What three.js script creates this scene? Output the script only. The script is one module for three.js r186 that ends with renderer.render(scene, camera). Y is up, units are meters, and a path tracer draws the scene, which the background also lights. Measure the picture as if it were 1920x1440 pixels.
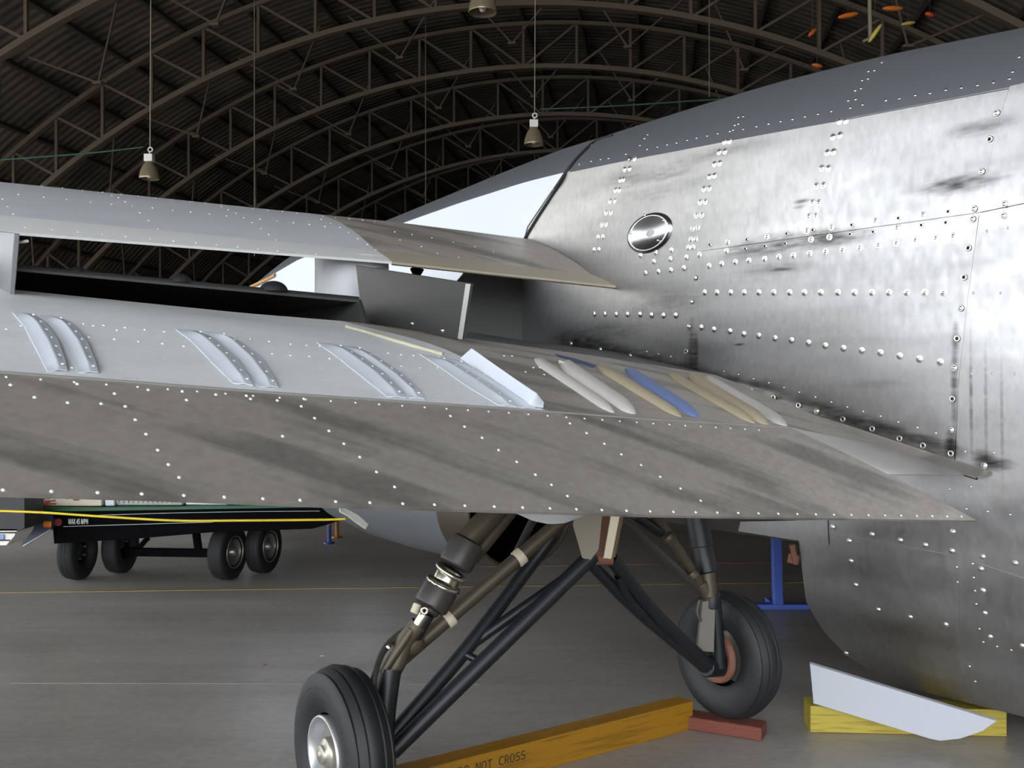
import * as THREE from 'three';
import { mergeGeometries } from 'three/addons/utils/BufferGeometryUtils.js';
import { RoundedBoxGeometry } from 'three/addons/geometries/RoundedBoxGeometry.js';
import { FontLoader } from 'three/addons/loaders/FontLoader.js';
import { TextGeometry } from 'three/addons/geometries/TextGeometry.js';

// ------------------------------------------------------------------ camera, sky, exposure
const W = 1920, HT = 1440, F = 1870, EYE = 1.65;
const scene = new THREE.Scene();
const camera = new THREE.PerspectiveCamera(2 * Math.atan(HT / 2 / F) * 180 / Math.PI, W / HT, 0.05, 400);
camera.position.set(0, EYE, 0);
camera.lookAt(0, EYE, -1);
scene.background = new THREE.Color(0.90, 0.94, 1.0);          // bright overcast sky outside the hangar
scene.backgroundIntensity = 5.0;
const renderer = new THREE.WebGLRenderer({ antialias: true });
renderer.toneMapping = THREE.LinearToneMapping;
renderer.toneMappingExposure = 1.62;
renderer.shadowMap.enabled = true;

// ------------------------------------------------------------------ small helpers
const V = (x, y, z) => new THREE.Vector3(x, y, z);
let seed = 7;
const rnd = () => { seed = (seed * 1664525 + 1013904223) >>> 0; return seed / 4294967296; };
const lerp = (a, b, k) => a + (b - a) * k;
const clamp = (x, a = 0, b = 1) => Math.min(b, Math.max(a, x));
// a viewing ray of the photograph followed out to a plane of the real place
const TH = 33.5 * Math.PI / 180, C = Math.cos(TH), S = Math.sin(TH);
const at = (x, y, d) => V((x - 960) / F * d, EYE - (y - 720) / F * d, -d);
const atT = (x, y, T) => at(x, y, -T / (C - S * (x - 960) / F));        // aircraft frame: t runs aft along the fuselage
const atS = (x, y, s) => at(x, y, s / (C * (x - 960) / F + S));         // s runs along the span towards the fuselage
const onFloor = (x, y) => at(x, y, EYE * F / (y - 720));
const air = (s, t, h) => V(C * s + S * t, h, -(S * s - C * t));
const sOf = (p) => C * p.x - S * p.z, tOf = (p) => S * p.x + C * p.z;
const SDIR = air(1, 0, 0), TDIR = air(0, 1, 0);

function along(line, n, f0 = 0, f1 = 1) {                               // n points at even steps of a polyline of arrays
  const len = [0];
  for (let i = 1; i < line.length; i++) len.push(len[i - 1] + Math.hypot(...line[i].map((v, k) => v - line[i - 1][k])));
  const out = [];
  for (let j = 0; j < n; j++) {
    const L = lerp(f0, f1, n > 1 ? j / (n - 1) : 0) * len.at(-1);
    let i = 1; while (i < len.length - 1 && len[i] < L) i++;
    const k = (L - len[i - 1]) / (len[i] - len[i - 1] || 1);
    out.push(line[i].map((v, q) => lerp(line[i - 1][q], v, k)));
  }
  return out;
}
// a sheet of real thickness over a grid of points; the face turned to the eye is the outer one
function sheet(grid, thick, uvOf = (p) => [tOf(p), p.y], push) {
  const R = grid.length, K = grid[0].length;
  const nrm = [];
  for (let r = 0; r < R; r++) { nrm.push([]); for (let c = 0; c < K; c++) {
    const a = grid[Math.min(r + 1, R - 1)][c].clone().sub(grid[Math.max(r - 1, 0)][c]);
    const b = grid[r][Math.min(c + 1, K - 1)].clone().sub(grid[r][Math.max(c - 1, 0)]);
    nrm[r].push(a.cross(b).normalize());
  } }
  const mid = grid[R >> 1][K >> 1], eye = V(0, EYE, 0).sub(mid);
  const flip = nrm[R >> 1][K >> 1].dot(eye) < 0;
  const pos = [], uv = [], idx = [];
  const put = (p) => { pos.push(p.x, p.y, p.z); uv.push(...uvOf(p)); return pos.length / 3 - 1; };
  const back = (r, c) => push ? grid[r][c].clone().add(push) : grid[r][c].clone().addScaledVector(nrm[r][c], flip ? thick : -thick);
  const quad = (a, b, c, d, turn) => { if (turn) idx.push(a, c, b, a, d, c); else idx.push(a, b, c, a, c, d); };
  const f = grid.map((row) => row.map(put)), g = grid.map((row, r) => row.map((p, c) => put(back(r, c))));
  for (let r = 0; r < R - 1; r++) for (let c = 0; c < K - 1; c++) {
    quad(f[r][c], f[r + 1][c], f[r + 1][c + 1], f[r][c + 1], flip);
    quad(g[r][c], g[r + 1][c], g[r + 1][c + 1], g[r][c + 1], !flip);
  }
  const rim = [];
  for (let c = 0; c < K; c++) rim.push([0, c]);
  for (let r = 1; r < R; r++) rim.push([r, K - 1]);
  for (let c = K - 2; c >= 0; c--) rim.push([R - 1, c]);
  for (let r = R - 2; r > 0; r--) rim.push([r, 0]);
  for (let i = 0; i < rim.length; i++) {
    const [r0, c0] = rim[i], [r1, c1] = rim[(i + 1) % rim.length];
    const q = [grid[r0][c0], grid[r1][c1], back(r1, c1), back(r0, c0)].map(put);
    quad(q[0], q[1], q[2], q[3], flip);
  }
  const geo = new THREE.BufferGeometry();
  geo.setAttribute('position', new THREE.Float32BufferAttribute(pos, 3));
  geo.setAttribute('uv', new THREE.Float32BufferAttribute(uv, 2));
  geo.setIndex(idx); geo.computeVertexNormals();
  return geo;
}
// rows of 3-D points between border lines, with a bulge along the eye-ward normal
function ruled(lines, K, per, bulge = 0) {
  const L = lines.map((l) => along(l.map((p) => [p.x, p.y, p.z]), K).map((a) => V(...a)));
  const out = [];
  for (let i = 0; i < L.length - 1; i++) for (let r = i ? 1 : 0; r <= per; r++) {
    const k = r / per;
    out.push(L[i].map((p, c) => { const q = p.clone().lerp(L[i + 1][c], k); q.y += bulge * 4 * k * (1 - k); return q; }));
  }
  return out;
}
// one smooth curve through the lines, crosswise
function spanned(lines, K, n) {
  const L = lines.map((l) => along(l.map((p) => [p.x, p.y, p.z]), K).map((a) => V(...a)));
  const cols = L[0].map((_, c) => new THREE.CatmullRomCurve3(L.map((l) => l[c]), false, 'centripetal'));
  return [...Array(n + 1).keys()].map((r) => cols.map((q) => q.getPoint(r / n)));
}
function outline(points, push) {                                        // a flat polygon in space, extruded by the vector push
  const o = points[0], ex = points[1].clone().sub(o).normalize();
  const n = new THREE.Vector3();
  for (let i = 0; i < points.length; i++) n.add(points[i].clone().sub(o).cross(points[(i + 1) % points.length].clone().sub(o)));
  n.normalize(); const ey = n.clone().cross(ex);
  const sh = new THREE.Shape(points.map((p) => { const q = p.clone().sub(o); return new THREE.Vector2(q.dot(ex), q.dot(ey)); }));
  const side = push.dot(n), g = new THREE.ExtrudeGeometry(sh, { depth: Math.abs(side), bevelEnabled: true, bevelSize: 0.002, bevelThickness: 0.002, bevelSegments: 1 });
  const m = new THREE.Matrix4().makeBasis(ex, ey, n).setPosition(side < 0 ? o.clone().addScaledVector(n, side) : o);
  return g.applyMatrix4(m);
}
const tube = (pts, r, rad = 10, seg) => pts.length === 2
  ? rod(pts[0], pts[1], r, r, rad)
  : new THREE.TubeGeometry(new THREE.CatmullRomCurve3(pts, false, 'centripetal'), seg ?? pts.length * 8, r, rad, false);
function rod(a, b, r0, r1 = r0, rad = 14, bev = 0) {
  const d = b.clone().sub(a), L = d.length(), e = Math.min(bev || Math.min(r0, r1) * 0.15, L * 0.3);
  const g = new THREE.LatheGeometry([[0, 0], [r0 - e, 0], [r0, e], [r1, L - e], [r1 - e, L], [0, L]].map((q) => new THREE.Vector2(...q)), rad);
  g.applyQuaternion(new THREE.Quaternion().setFromUnitVectors(V(0, 1, 0), d.normalize()));
  return g.translate(a.x, a.y, a.z);
}
function bar(a, b, w, h, up = V(0, 1, 0)) {                             // a rectangular bar from a to b
  const d = b.clone().sub(a), L = d.length(); d.normalize();
  const x = d.clone().cross(up).normalize(), y = x.clone().cross(d);
  const g = new RoundedBoxGeometry(w, h, L, 1, Math.min(w, h) * 0.1);
  return g.applyMatrix4(new THREE.Matrix4().makeBasis(x, y, d.clone().negate()).setPosition(a.clone().add(b).multiplyScalar(0.5)));
}
const clean = (list) => mergeGeometries(list.map((g) => { const q = g.index ? g.toNonIndexed() : g; for (const k of Object.keys(q.attributes)) if (!['position', 'normal', 'uv'].includes(k)) q.deleteAttribute(k); return q; }));

const used = {};
const numbered = (n) => { used[n] = (used[n] ?? -1) + 1; return used[n] ? `${n}_${String(used[n]).padStart(3, '0')}` : n; };
const baseOf = new Map();
function thing(name, label, category, base, group) {
  const o = new THREE.Group(); o.name = numbered(name); o.position.copy(base); scene.add(o);
  o.userData = { label, category }; if (group) o.userData.group = group;
  baseOf.set(o, base); return o;
}
function part(name, geo, mat, parent, extra) {                          // geometry given in the place's own metres
  const b = baseOf.get(parent), m = new THREE.Mesh(b.lengthSq() ? geo.translate(-b.x, -b.y, -b.z) : geo, mat);
  m.name = name; m.castShadow = m.receiveShadow = true; if (extra) Object.assign(m.userData, extra);
  parent.add(m); baseOf.set(m, b); return m;
}
function folder(name, parent, extra) { const o = new THREE.Group(); o.name = name; if (extra) Object.assign(o.userData, extra); parent.add(o); baseOf.set(o, baseOf.get(parent)); return o; }
function spot(name, geo, mat, parent, p, n, size = 1, extra) {          // a shared geometry set on a surface, its own +y along n
  const m = new THREE.Mesh(geo, mat); m.name = name; m.castShadow = m.receiveShadow = true; if (extra) Object.assign(m.userData, extra);
  m.position.copy(p).sub(baseOf.get(parent)); m.quaternion.setFromUnitVectors(V(0, 1, 0), n); m.scale.setScalar(size);
  parent.add(m); return m;
}
function solo(name, geo, mat, label, category, group, kind) {           // a thing that is one mesh
  geo.computeBoundingBox(); const c = geo.boundingBox.getCenter(V()); c.y = geo.boundingBox.min.y;
  const m = new THREE.Mesh(geo.translate(-c.x, -c.y, -c.z), mat); m.name = numbered(name); m.position.copy(c); m.castShadow = m.receiveShadow = true;
  if (label) m.userData.label = label; if (category) m.userData.category = category; if (group) m.userData.group = group; if (kind) m.userData.kind = kind;
  scene.add(m); baseOf.set(m, c); return m;
}
const struct = (name, geo, mat) => { const m = new THREE.Mesh(geo, mat); m.name = name; m.userData.kind = 'structure'; m.castShadow = m.receiveShadow = true; scene.add(m); baseOf.set(m, V(0, 0, 0)); return m; };

// ------------------------------------------------------------------ noise and textures
const hash = (x, y, k) => { let h = (Math.imul(x, 374761393) + Math.imul(y, 668265263) + Math.imul(k, 974634781)) | 0; h = Math.imul(h ^ (h >>> 13), 1274126177); return ((h ^ (h >>> 16)) >>> 0) / 4294967296; };
function noise(x, y, px, py, k) {                                       // tiles every px, py cells
  const ix = Math.floor(x), iy = Math.floor(y), fx = x - ix, fy = y - iy, w = (a, p) => ((a % p) + p) % p;
  const u = fx * fx * (3 - 2 * fx), v = fy * fy * (3 - 2 * fy), g = (i, j) => hash(w(ix + i, px), w(iy + j, py), k);
  return lerp(lerp(g(0, 0), g(1, 0), u), lerp(g(0, 1), g(1, 1), u), v);
}
function fbm(u, v, fx, fy, k, oct = 4) { let s = 0, a = 0.5, t = 0; for (let i = 0; i < oct; i++) { s += a * noise(u * fx, v * fy, fx, fy, k + i); t += a; a *= 0.5; fx *= 2; fy *= 2; } return s / t; }
function dataTex(w, h, fn, srgb, rep) {
  const d = new Uint8Array(w * h * 4);
  for (let y = 0; y < h; y++) for (let x = 0; x < w; x++) { const c = fn((x + 0.5) / w, (y + 0.5) / h), o = (y * w + x) * 4; for (let i = 0; i < 3; i++) d[o + i] = clamp(c[i]) * 255; d[o + 3] = 255; }
  const t = new THREE.DataTexture(d, w, h); t.wrapS = t.wrapT = THREE.RepeatWrapping; t.magFilter = THREE.LinearFilter; t.minFilter = THREE.LinearMipmapLinearFilter;
  if (srgb) t.colorSpace = THREE.SRGBColorSpace; if (rep) t.repeat.set(...rep); t.needsUpdate = true; return t;
}
const g3 = (v) => [v, v, v];
const std = (o) => new THREE.MeshStandardMaterial(o);
const hex = (h) => new THREE.Color(h);

// grime and other dark smears on the fuselage side, laid out in metres (t along, h up)
const marks = [];
function mark(x, y, rx, ry, k, warm = 0) {                              // where, half sizes in photograph pixels, strength
  const p = fusAt(x, y), q = fusAt(x + 4, y), w = fusAt(x, y + 4);
  marks.push([tOf(p), p.y, Math.abs(tOf(q) - tOf(p)) / 4 * rx, Math.abs(w.y - p.y) / 4 * ry, k, warm]);
}
// ------------------------------------------------------------------ fuselage side surface
const table = (pts) => { pts.sort((a, b) => a[0] - b[0]); return (t) => { let i = 1; while (i < pts.length - 1 && pts[i][0] < t) i++; const [a, b] = [pts[i - 1], pts[i]]; return lerp(a[1], b[1], clamp((t - a[0]) / (b[0] - a[0]))); }; };
const th = (p) => [tOf(p), p.y];
const taper = (t) => t < -5 ? 0 : t < -2.25 ? 0.024 * (t + 5) ** 2 : 0.1815 + 0.132 * (t + 2.25);                // narrowed towards the tail so the side mirrors the bright doorway
const atSide = (x, y, s) => { let p = atS(x, y, s); for (let i = 0; i < 8; i++) p = atS(x, y, s + taper(tOf(p))); return p; };
const seamH = table([[1893, 162], [1600, 218], [1300, 273], [1062, 321], [985, 340], [860, 380], [745, 421], [560, 486]].map(([x, y]) => th(atSide(x, y, 3.92))).concat([[-11.9, 2.74], [0.6, 2.72]]));
const topH = table([[1920, 50], [1660, 102], [1460, 152], [1310, 197], [1160, 246], [1060, 277], [960, 317], [740, 410], [560, 474]].map(([x, y]) => { const [t, h] = th(atSide(x, y, 4.32)); return [t, h + 0.015]; }).concat([[-11.9, 2.84], [0.6, 3.15]]));
function fusS(t, h) {
  const hs = seamH(t), ht = Math.max(topH(t), hs + 0.1), side = (y) => 3.9 + taper(t) + 0.02 * (y - 2) ** 2 + (y < 1.25 ? 0.2 * ((1.25 - y) / 0.95) ** 1.7 : 0);
  if (h <= hs) return side(h);
  const k = clamp((h - hs) / (ht - hs), 0, 0.9995);
  return side(hs) + 0.5 * (0.5 * k + 0.5 * (1 - Math.sqrt(1 - k * k)));
}
function fusAt(x, y, lift = 0) {
  let a = 2, b = 14;
  const g = (d) => { const p = at(x, y, d); return sOf(p) - fusS(tOf(p), p.y); };
  for (let d = 2; d < 14; d += 0.25) if (g(d + 0.25) > 0) { a = d; b = d + 0.25; break; }
  for (let i = 0; i < 40; i++) { const m = (a + b) / 2; if (g(m) > 0) b = m; else a = m; }
  return at(x, y, b).addScaledVector(SDIR, -lift);
}
function fusN(p) {
  const t = tOf(p), h = p.y, e = 0.01;
  return air(-1, (fusS(t + e, h) - fusS(t - e, h)) / (2 * e), (fusS(t, h + e) - fusS(t, h - e)) / (2 * e)).normalize();
}
for (const [x, y, rx, ry, k] of [
  [1795, 345, 70, 14, 0.55], [1840, 238, 50, 12, 0.35], [1480, 452, 95, 14, 0.42], [1560, 448, 60, 13, 0.42], [1420, 470, 60, 12, 0.25], [1450, 505, 60, 10, 0.22],
  [1298, 650, 6, 40, 0.4], [1293, 690, 14, 20, 0.4], [1306, 655, 4, 30, 0.5], [1790, 730, 6, 60, 0.4], [1784, 835, 10, 25, 0.7], [1792, 640, 6, 30, 0.35],
  [1503, 378, 14, 4, 0.4], [1500, 388, 10, 3, 0.4], [1470, 505, 20, 3, 0.4], [1386, 646, 9, 2, 0.6], [1180, 330, 40, 16, 0.18], [1240, 330, 60, 10, 0.2], [1330, 290, 70, 9, 0.15],
  [1140, 620, 60, 18, 0.2], [1250, 570, 60, 22, 0.18], [1865, 870, 30, 10, 0.7], [1845, 860, 18, 14, 0.6], [1822, 740, 3, 100, 0.3], [1850, 770, 3, 110, 0.22], [1880, 790, 3, 100, 0.2],
  [1230, 360, 90, 14, 0.12], [1640, 720, 60, 8, 0.1],
]) mark(x, y, rx, ry, k);
for (let i = 0; i <= 40; i++) { const [x, y] = along([[1060, 640], [1300, 700], [1430, 738], [1600, 790], [1790, 852]], 41)[i]; mark(x, y - 4, 24, 9 + 7 * hash(i, 3, 1), 0.28, 0.2); }
const FU = [-7, 5, 0.2, 3];                                             // t from -7, 5 m long; h from 0.2, 3 m high
const fusUv = (p) => [(tOf(p) - FU[0]) / FU[1], (p.y - FU[2]) / FU[3]];
const skinMap = dataTex(1792, 896, (u, v) => {
  const t = FU[0] + u * FU[1], h = FU[2] + v * FU[3];
  let c = 0.68 + 0.10 * (fbm(u, v, 9, 14, 11, 4) - 0.5) + 0.08 * (fbm(u, v, 6, 40, 31, 4) - 0.5) + 0.05 * (fbm(u, v, 300, 90, 51, 2) - 0.5), w = 0;
  for (const [mt, mh, a, b, k, q] of marks) {
    const x = (t - mt) / a, y = (h - mh) / b, r = x * x + y * y;
    if (r < 9) { const m = 1.05 * k * clamp(Math.exp(-r * 0.8) * (0.3 + 1.2 * fbm(u, v, 70, 200, 71, 4)) - 0.12); c *= 1 - clamp(m); w += m * q; }
  }
  return [c * (1.0 + 0.02 * w), c * 0.995, c * (0.99 - 0.08 * w)];
}, true);
const skinRough = dataTex(1024, 512, (u, v) => g3(0.40 + 0.2 * (fbm(u, v, 7, 22, 91, 5) - 0.4) + 0.1 * (fbm(u, v, 200, 60, 93, 2) - 0.5)));
const skinBump = dataTex(512, 512, (u, v) => g3(fbm(u, v, 14, 9, 81, 2)));
const dullMap = dataTex(1024, 512, (u, v) => {                          // oxidised, rubbed sheet with slanting wipe marks
  const a = fbm(u, v, 4, 5, 5, 4), b = fbm(u, v - u + 1, 2, 13, 15, 5), s = clamp((b - 0.46) * 3.4 + (a - 0.5) * 2.4);
  const c = 0.84 - 0.18 * s + 0.1 * (fbm(u, v, 90, 60, 25, 3) - 0.5); return [c * 1.0, c * 0.983, c * 0.96];
}, true);
const dullRough = dataTex(512, 512, (u, v) => g3(0.46 + 0.3 * (fbm(u, v, 6, 16, 35, 4) - 0.5)));
const paintMap = dataTex(1024, 512, (u, v) => { const c = 0.94 + 0.06 * (fbm(u, v, 6, 9, 45, 5) - 0.5) + 0.03 * (fbm(u, v, 120, 120, 46, 2) - 0.5); return [c * 0.985, c, c * 1.005]; }, true);
const floorMap = dataTex(2048, 1024, (u, v) => {
  const c = 0.585 + 0.12 * (fbm(u, v, 6, 8, 55, 5) - 0.5) + 0.06 * (fbm(u, v, 5, 60, 56, 5) - 0.5) + 0.07 * (fbm(u, v, 200, 200, 57, 2) - 0.5); return [c, c * 0.965, c * 0.92];
}, true);
const floorRough = dataTex(512, 512, (u, v) => g3(0.36 + 0.16 * (fbm(u, v, 6, 30, 65, 4) - 0.5)));
const yellowMap = dataTex(512, 256, (u, v) => { const k = clamp((fbm(u, v, 8, 12, 75, 5) - 0.52) * 3), c = 0.95 - 0.25 * k; return [c, c * 0.93, c * 0.8]; }, true);
const rustMap = dataTex(256, 256, (u, v) => { const k = fbm(u, v, 6, 6, 85, 5); return [lerp(0.30, 0.52, k), lerp(0.26, 0.42, k), lerp(0.20, 0.33, k)]; }, true);
const roofBump = dataTex(512, 512, (u, v) => g3(0.5 + 0.5 * Math.sin(v * Math.PI * 2 * 24)));
const roofMap = dataTex(512, 512, (u, v) => { const c = 0.42 + 0.3 * (fbm(u, v, 4, 12, 95, 4) - 0.5) + (hash(Math.floor(u * 12), Math.floor(v * 6), 5) - 0.5) * 0.1; return [c, c * 0.97, c * 0.93]; }, true);

const M = {
  skin: std({ map: skinMap, roughnessMap: skinRough, roughness: 1, metalness: 1, bumpMap: skinBump, bumpScale: 0.002 }),
  dull: std({ map: dullMap, color: hex('#bfbbb7'), roughnessMap: dullRough, roughness: 1, metalness: 0.35 }),
  top: std({ color: hex('#989da3'), roughness: 0.42, metalness: 0.75 }),
  hull: std({ map: paintMap, color: hex('#a19e98'), roughness: 0.42, metalness: 0.9 }),
  paint: std({ map: paintMap, roughness: 0.42, metalness: 0.0 }),
  white: std({ color: hex('#ced4dc'), roughness: 0.4 }),
  offwhite: std({ color: hex('#d9d5cc'), roughness: 0.5 }),
  beige: std({ color: hex('#a79b84'), roughness: 0.55 }),
  blue: std({ color: hex('#7488b8'), roughness: 0.45 }),
  black: new THREE.MeshPhysicalMaterial({ color: hex('#050505'), roughness: 1, specularIntensity: 0.1 }),
  deepBlack: new THREE.MeshPhysicalMaterial({ color: hex('#040404'), roughness: 1, specularIntensity: 0.1 }),  // flat near-black for the inside of the exhaust
  shadedRibMetal: std({ color: hex('#4b4b49'), roughness: 0.5, metalness: 0.5 }),  // rib colour darkened to carry the shade inside the slot
  rivet: std({ color: hex('#f2f2ee'), roughness: 0.22, metalness: 1 }),
  paintRivet: std({ color: hex('#f6f6f2'), roughness: 0.18, metalness: 0.15 }),
  screw: std({ color: hex('#eeeae2'), roughness: 0.28, metalness: 1 }),
  hole: std({ color: hex('#1a1714'), roughness: 0.8 }),
  seal: std({ color: hex('#1d1d1f'), roughness: 0.7 }),
  gearDark: std({ color: hex('#15181c'), roughness: 0.45, metalness: 0.1 }),
  shadedSlotMetal: std({ color: hex('#5f5f5e'), roughness: 0.5, metalness: 0.7 }),  // bare metal of the slot linings, toned darker to deepen their shade
  gearBlack: std({ color: hex('#0e0e0f'), roughness: 0.5 }),
  bare: std({ map: dullMap, color: hex('#d8d3cc'), roughnessMap: dullRough, roughness: 1, metalness: 0.25 }),
  gearBrown: std({ color: hex('#4c4436'), roughness: 0.5, metalness: 0.35 }),
  gearBody: std({ color: hex('#3a3734'), roughness: 0.45, metalness: 0.2 }),
  steel: std({ color: hex('#c9c3b2'), roughness: 0.28, metalness: 1 }),
  bracket: std({ map: rustMap, color: hex('#ffffff'), roughness: 0.6, metalness: 0.2 }),
  cream: std({ color: hex('#b9b09a'), roughness: 0.5 }),
  rubber: std({ color: hex('#141517'), roughness: 0.62 }),
  rim: std({ color: hex('#b4b5b6'), roughness: 0.4, metalness: 0.7 }),
  rust: std({ color: hex('#6b4534'), roughness: 0.75, metalness: 0.1 }),
  nozzle: std({ color: hex('#4a4238'), roughness: 0.5, metalness: 0.5 }),
  floor: std({ map: floorMap, roughnessMap: floorRough, roughness: 1 }),
  roof: std({ map: roofMap, color: hex('#d2c8ba'), roughness: 0.75, bumpMap: roofBump, bumpScale: 0.03 }),
  truss: std({ color: hex('#54483a'), roughness: 0.65 }),
  purlin: std({ color: hex('#3a332c'), roughness: 0.75 }),
  wall: std({ color: hex('#6b675f'), roughness: 0.85 }),
  yellow: std({ map: yellowMap, color: hex('#947110'), roughness: 0.55 }),
  lime: std({ map: yellowMap, color: hex('#aaa544'), roughness: 0.5 }),
  brick: std({ color: hex('#673526'), roughness: 0.8, bumpMap: skinBump, bumpScale: 0.004 }),
  ink: std({ color: hex('#2b2410'), roughness: 0.7 }),
};

// ------------------------------------------------------------------ the hangar
const AX = -4.3, AY = EYE + 10.7 - 22.5, RC = 22.5, RU = 23.95, RR = 24.25, YAW = -8 * Math.PI / 180, ZF = 20, ZB = -84;
{
  const g = new THREE.BoxGeometry(80, 0.3, ZF - ZB + 60, 1, 1, 1).translate(0, -0.15, (ZF + ZB) / 2 + 25);
  const p = g.attributes.position, uv = g.attributes.uv;
  for (let i = 0; i < p.count; i++) uv.setXY(i, p.getX(i) / 7, p.getZ(i) / 5);
  struct('floor', g, M.floor);
}
const roofTop = (p) => AY + Math.sqrt(RR * RR - (p.x * Math.cos(YAW) - p.z * Math.sin(YAW) - AX) ** 2) - 0.1;   // height of the roof over a point
const arcAt = (a, r, z) => V(AX + r * Math.sin(a), AY + r * Math.cos(a), z);
const A0 = Math.acos((0.02 - AY) / RR);                                 // the roof comes down to the floor at this angle
function roofPiece(a0, a1, z0, z1, n) {
  const grid = [z0, z1].map((z) => [...Array(n + 1).keys()].map((i) => arcAt(lerp(a0, a1, i / n), RR, z)));
  const pos = [], uv = [], idx = [];
  for (const [k, r] of [[0, RR], [1, RR + 0.18]]) for (const z of [z0, z1]) for (let i = 0; i <= n; i++) { const a = lerp(a0, a1, i / n), p = arcAt(a, r, z); pos.push(p.x, p.y, p.z); uv.push(a * RR / 8, z / 8); }
  const N = n + 1, q = (a, b, c, d) => idx.push(a, b, c, a, c, d);
  for (let i = 0; i < n; i++) { q(i, N + i, N + i + 1, i + 1); q(2 * N + i, 2 * N + i + 1, 3 * N + i + 1, 3 * N + i); q(i, i + 1, 2 * N + i + 1, 2 * N + i); q(N + i, 3 * N + i, 3 * N + i + 1, N + i + 1); }
  q(0, 2 * N, 3 * N, N); q(n, N + n, 3 * N + n, 2 * N + n);
  const g = new THREE.BufferGeometry(); g.setAttribute('position', new THREE.Float32BufferAttribute(pos, 3)); g.setAttribute('uv', new THREE.Float32BufferAttribute(uv, 2)); g.setIndex(idx); g.computeVertexNormals();
  return g;
}
const DOOR = { z0: -22, z1: 16, a: -Math.acos((8.4 - AY) / RR) };        // the side doorway on the left, behind the photographer's shoulder
const ceiling = struct('ceiling', clean([
  roofPiece(DOOR.a, A0, ZB, ZF, 60), roofPiece(-A0, DOOR.a, ZB, DOOR.z0, 16), roofPiece(-A0, DOOR.a, DOOR.z1, ZF, 16),
]), M.roof);
ceiling.rotation.y = YAW;
for (let i = -12; i <= 12; i++) {
  const a = i * 0.08, p0 = arcAt(a, RR - 0.13, ZB + 1), p1 = arcAt(a, RR - 0.13, ZF - 1);
  if (p0.y < 1) continue;
  const m = part('purlin', bar(p0, p1, 0.1, 0.2, V(Math.sin(a), Math.cos(a), 0)), M.purlin, ceiling);
}
{
  const sh = new THREE.Shape(); sh.moveTo(AX - RR * Math.sin(A0), 0); for (let i = 0; i <= 40; i++) { const p = arcAt(lerp(-A0, A0, i / 40), RR, 0); sh.lineTo(p.x, Math.max(0, p.y)); }
  struct('wall_far', new THREE.ExtrudeGeometry(sh, { depth: 0.2, bevelEnabled: false }).translate(0, 0, ZB - 0.1), M.wall).rotation.y = YAW;
}
{ // added unseen building, dims the sky mirrored in the fuselage metal
  struct('wall_added_for_reflection', new THREE.BoxGeometry(8, 20, 75).translate(-64, 10, -41), std({ color: hex('#c4c1ba'), roughness: 0.9 }));
  struct('ground', new THREE.BoxGeometry(120, 0.3, 200).translate(-101, -0.17, -20), std({ color: hex('#b5b2aa'), roughness: 0.9 }));
}
// arched trusses
const STEP = 0.08, NODES = 13;
const upAt = (a, z) => { const x = AX + RC * Math.sin(a); return V(x, AY + Math.sqrt(RU * RU - (x - AX) ** 2), z); };   // on the upper chord, straight above a node
function arcBar(r, w, h) {
  const pts = [...Array(61).keys()].map((i) => arcAt(lerp(-1.1, 1.1, i / 60), r, 0));
  const grid = [[-w / 2, -h / 2], [w / 2, -h / 2], [w / 2, h / 2], [-w / 2, h / 2]], pos = [], idx = [];
  for (const p of pts) { const n = V(p.x - AX, p.y - AY, 0).normalize(); for (const [a, b] of grid) pos.push(p.x + n.x * b, p.y + n.y * b, a); }
  for (let i = 0; i < 60; i++) for (let k = 0; k < 4; k++) { const a = i * 4 + k, b = i * 4 + (k + 1) % 4; idx.push(a, b, b + 4, a, b + 4, a + 4); }
  const g = new THREE.BufferGeometry(); g.setAttribute('position', new THREE.Float32BufferAttribute(pos, 3)); g.setIndex(idx);
  const q = g.toNonIndexed(); q.computeVertexNormals(); q.setAttribute('uv', new THREE.Float32BufferAttribute(new Float32Array(q.attributes.position.count * 2), 2)); return q;
}
const place = (o, x, y, z) => { o.position.set(x, y, z); return o; };
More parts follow.
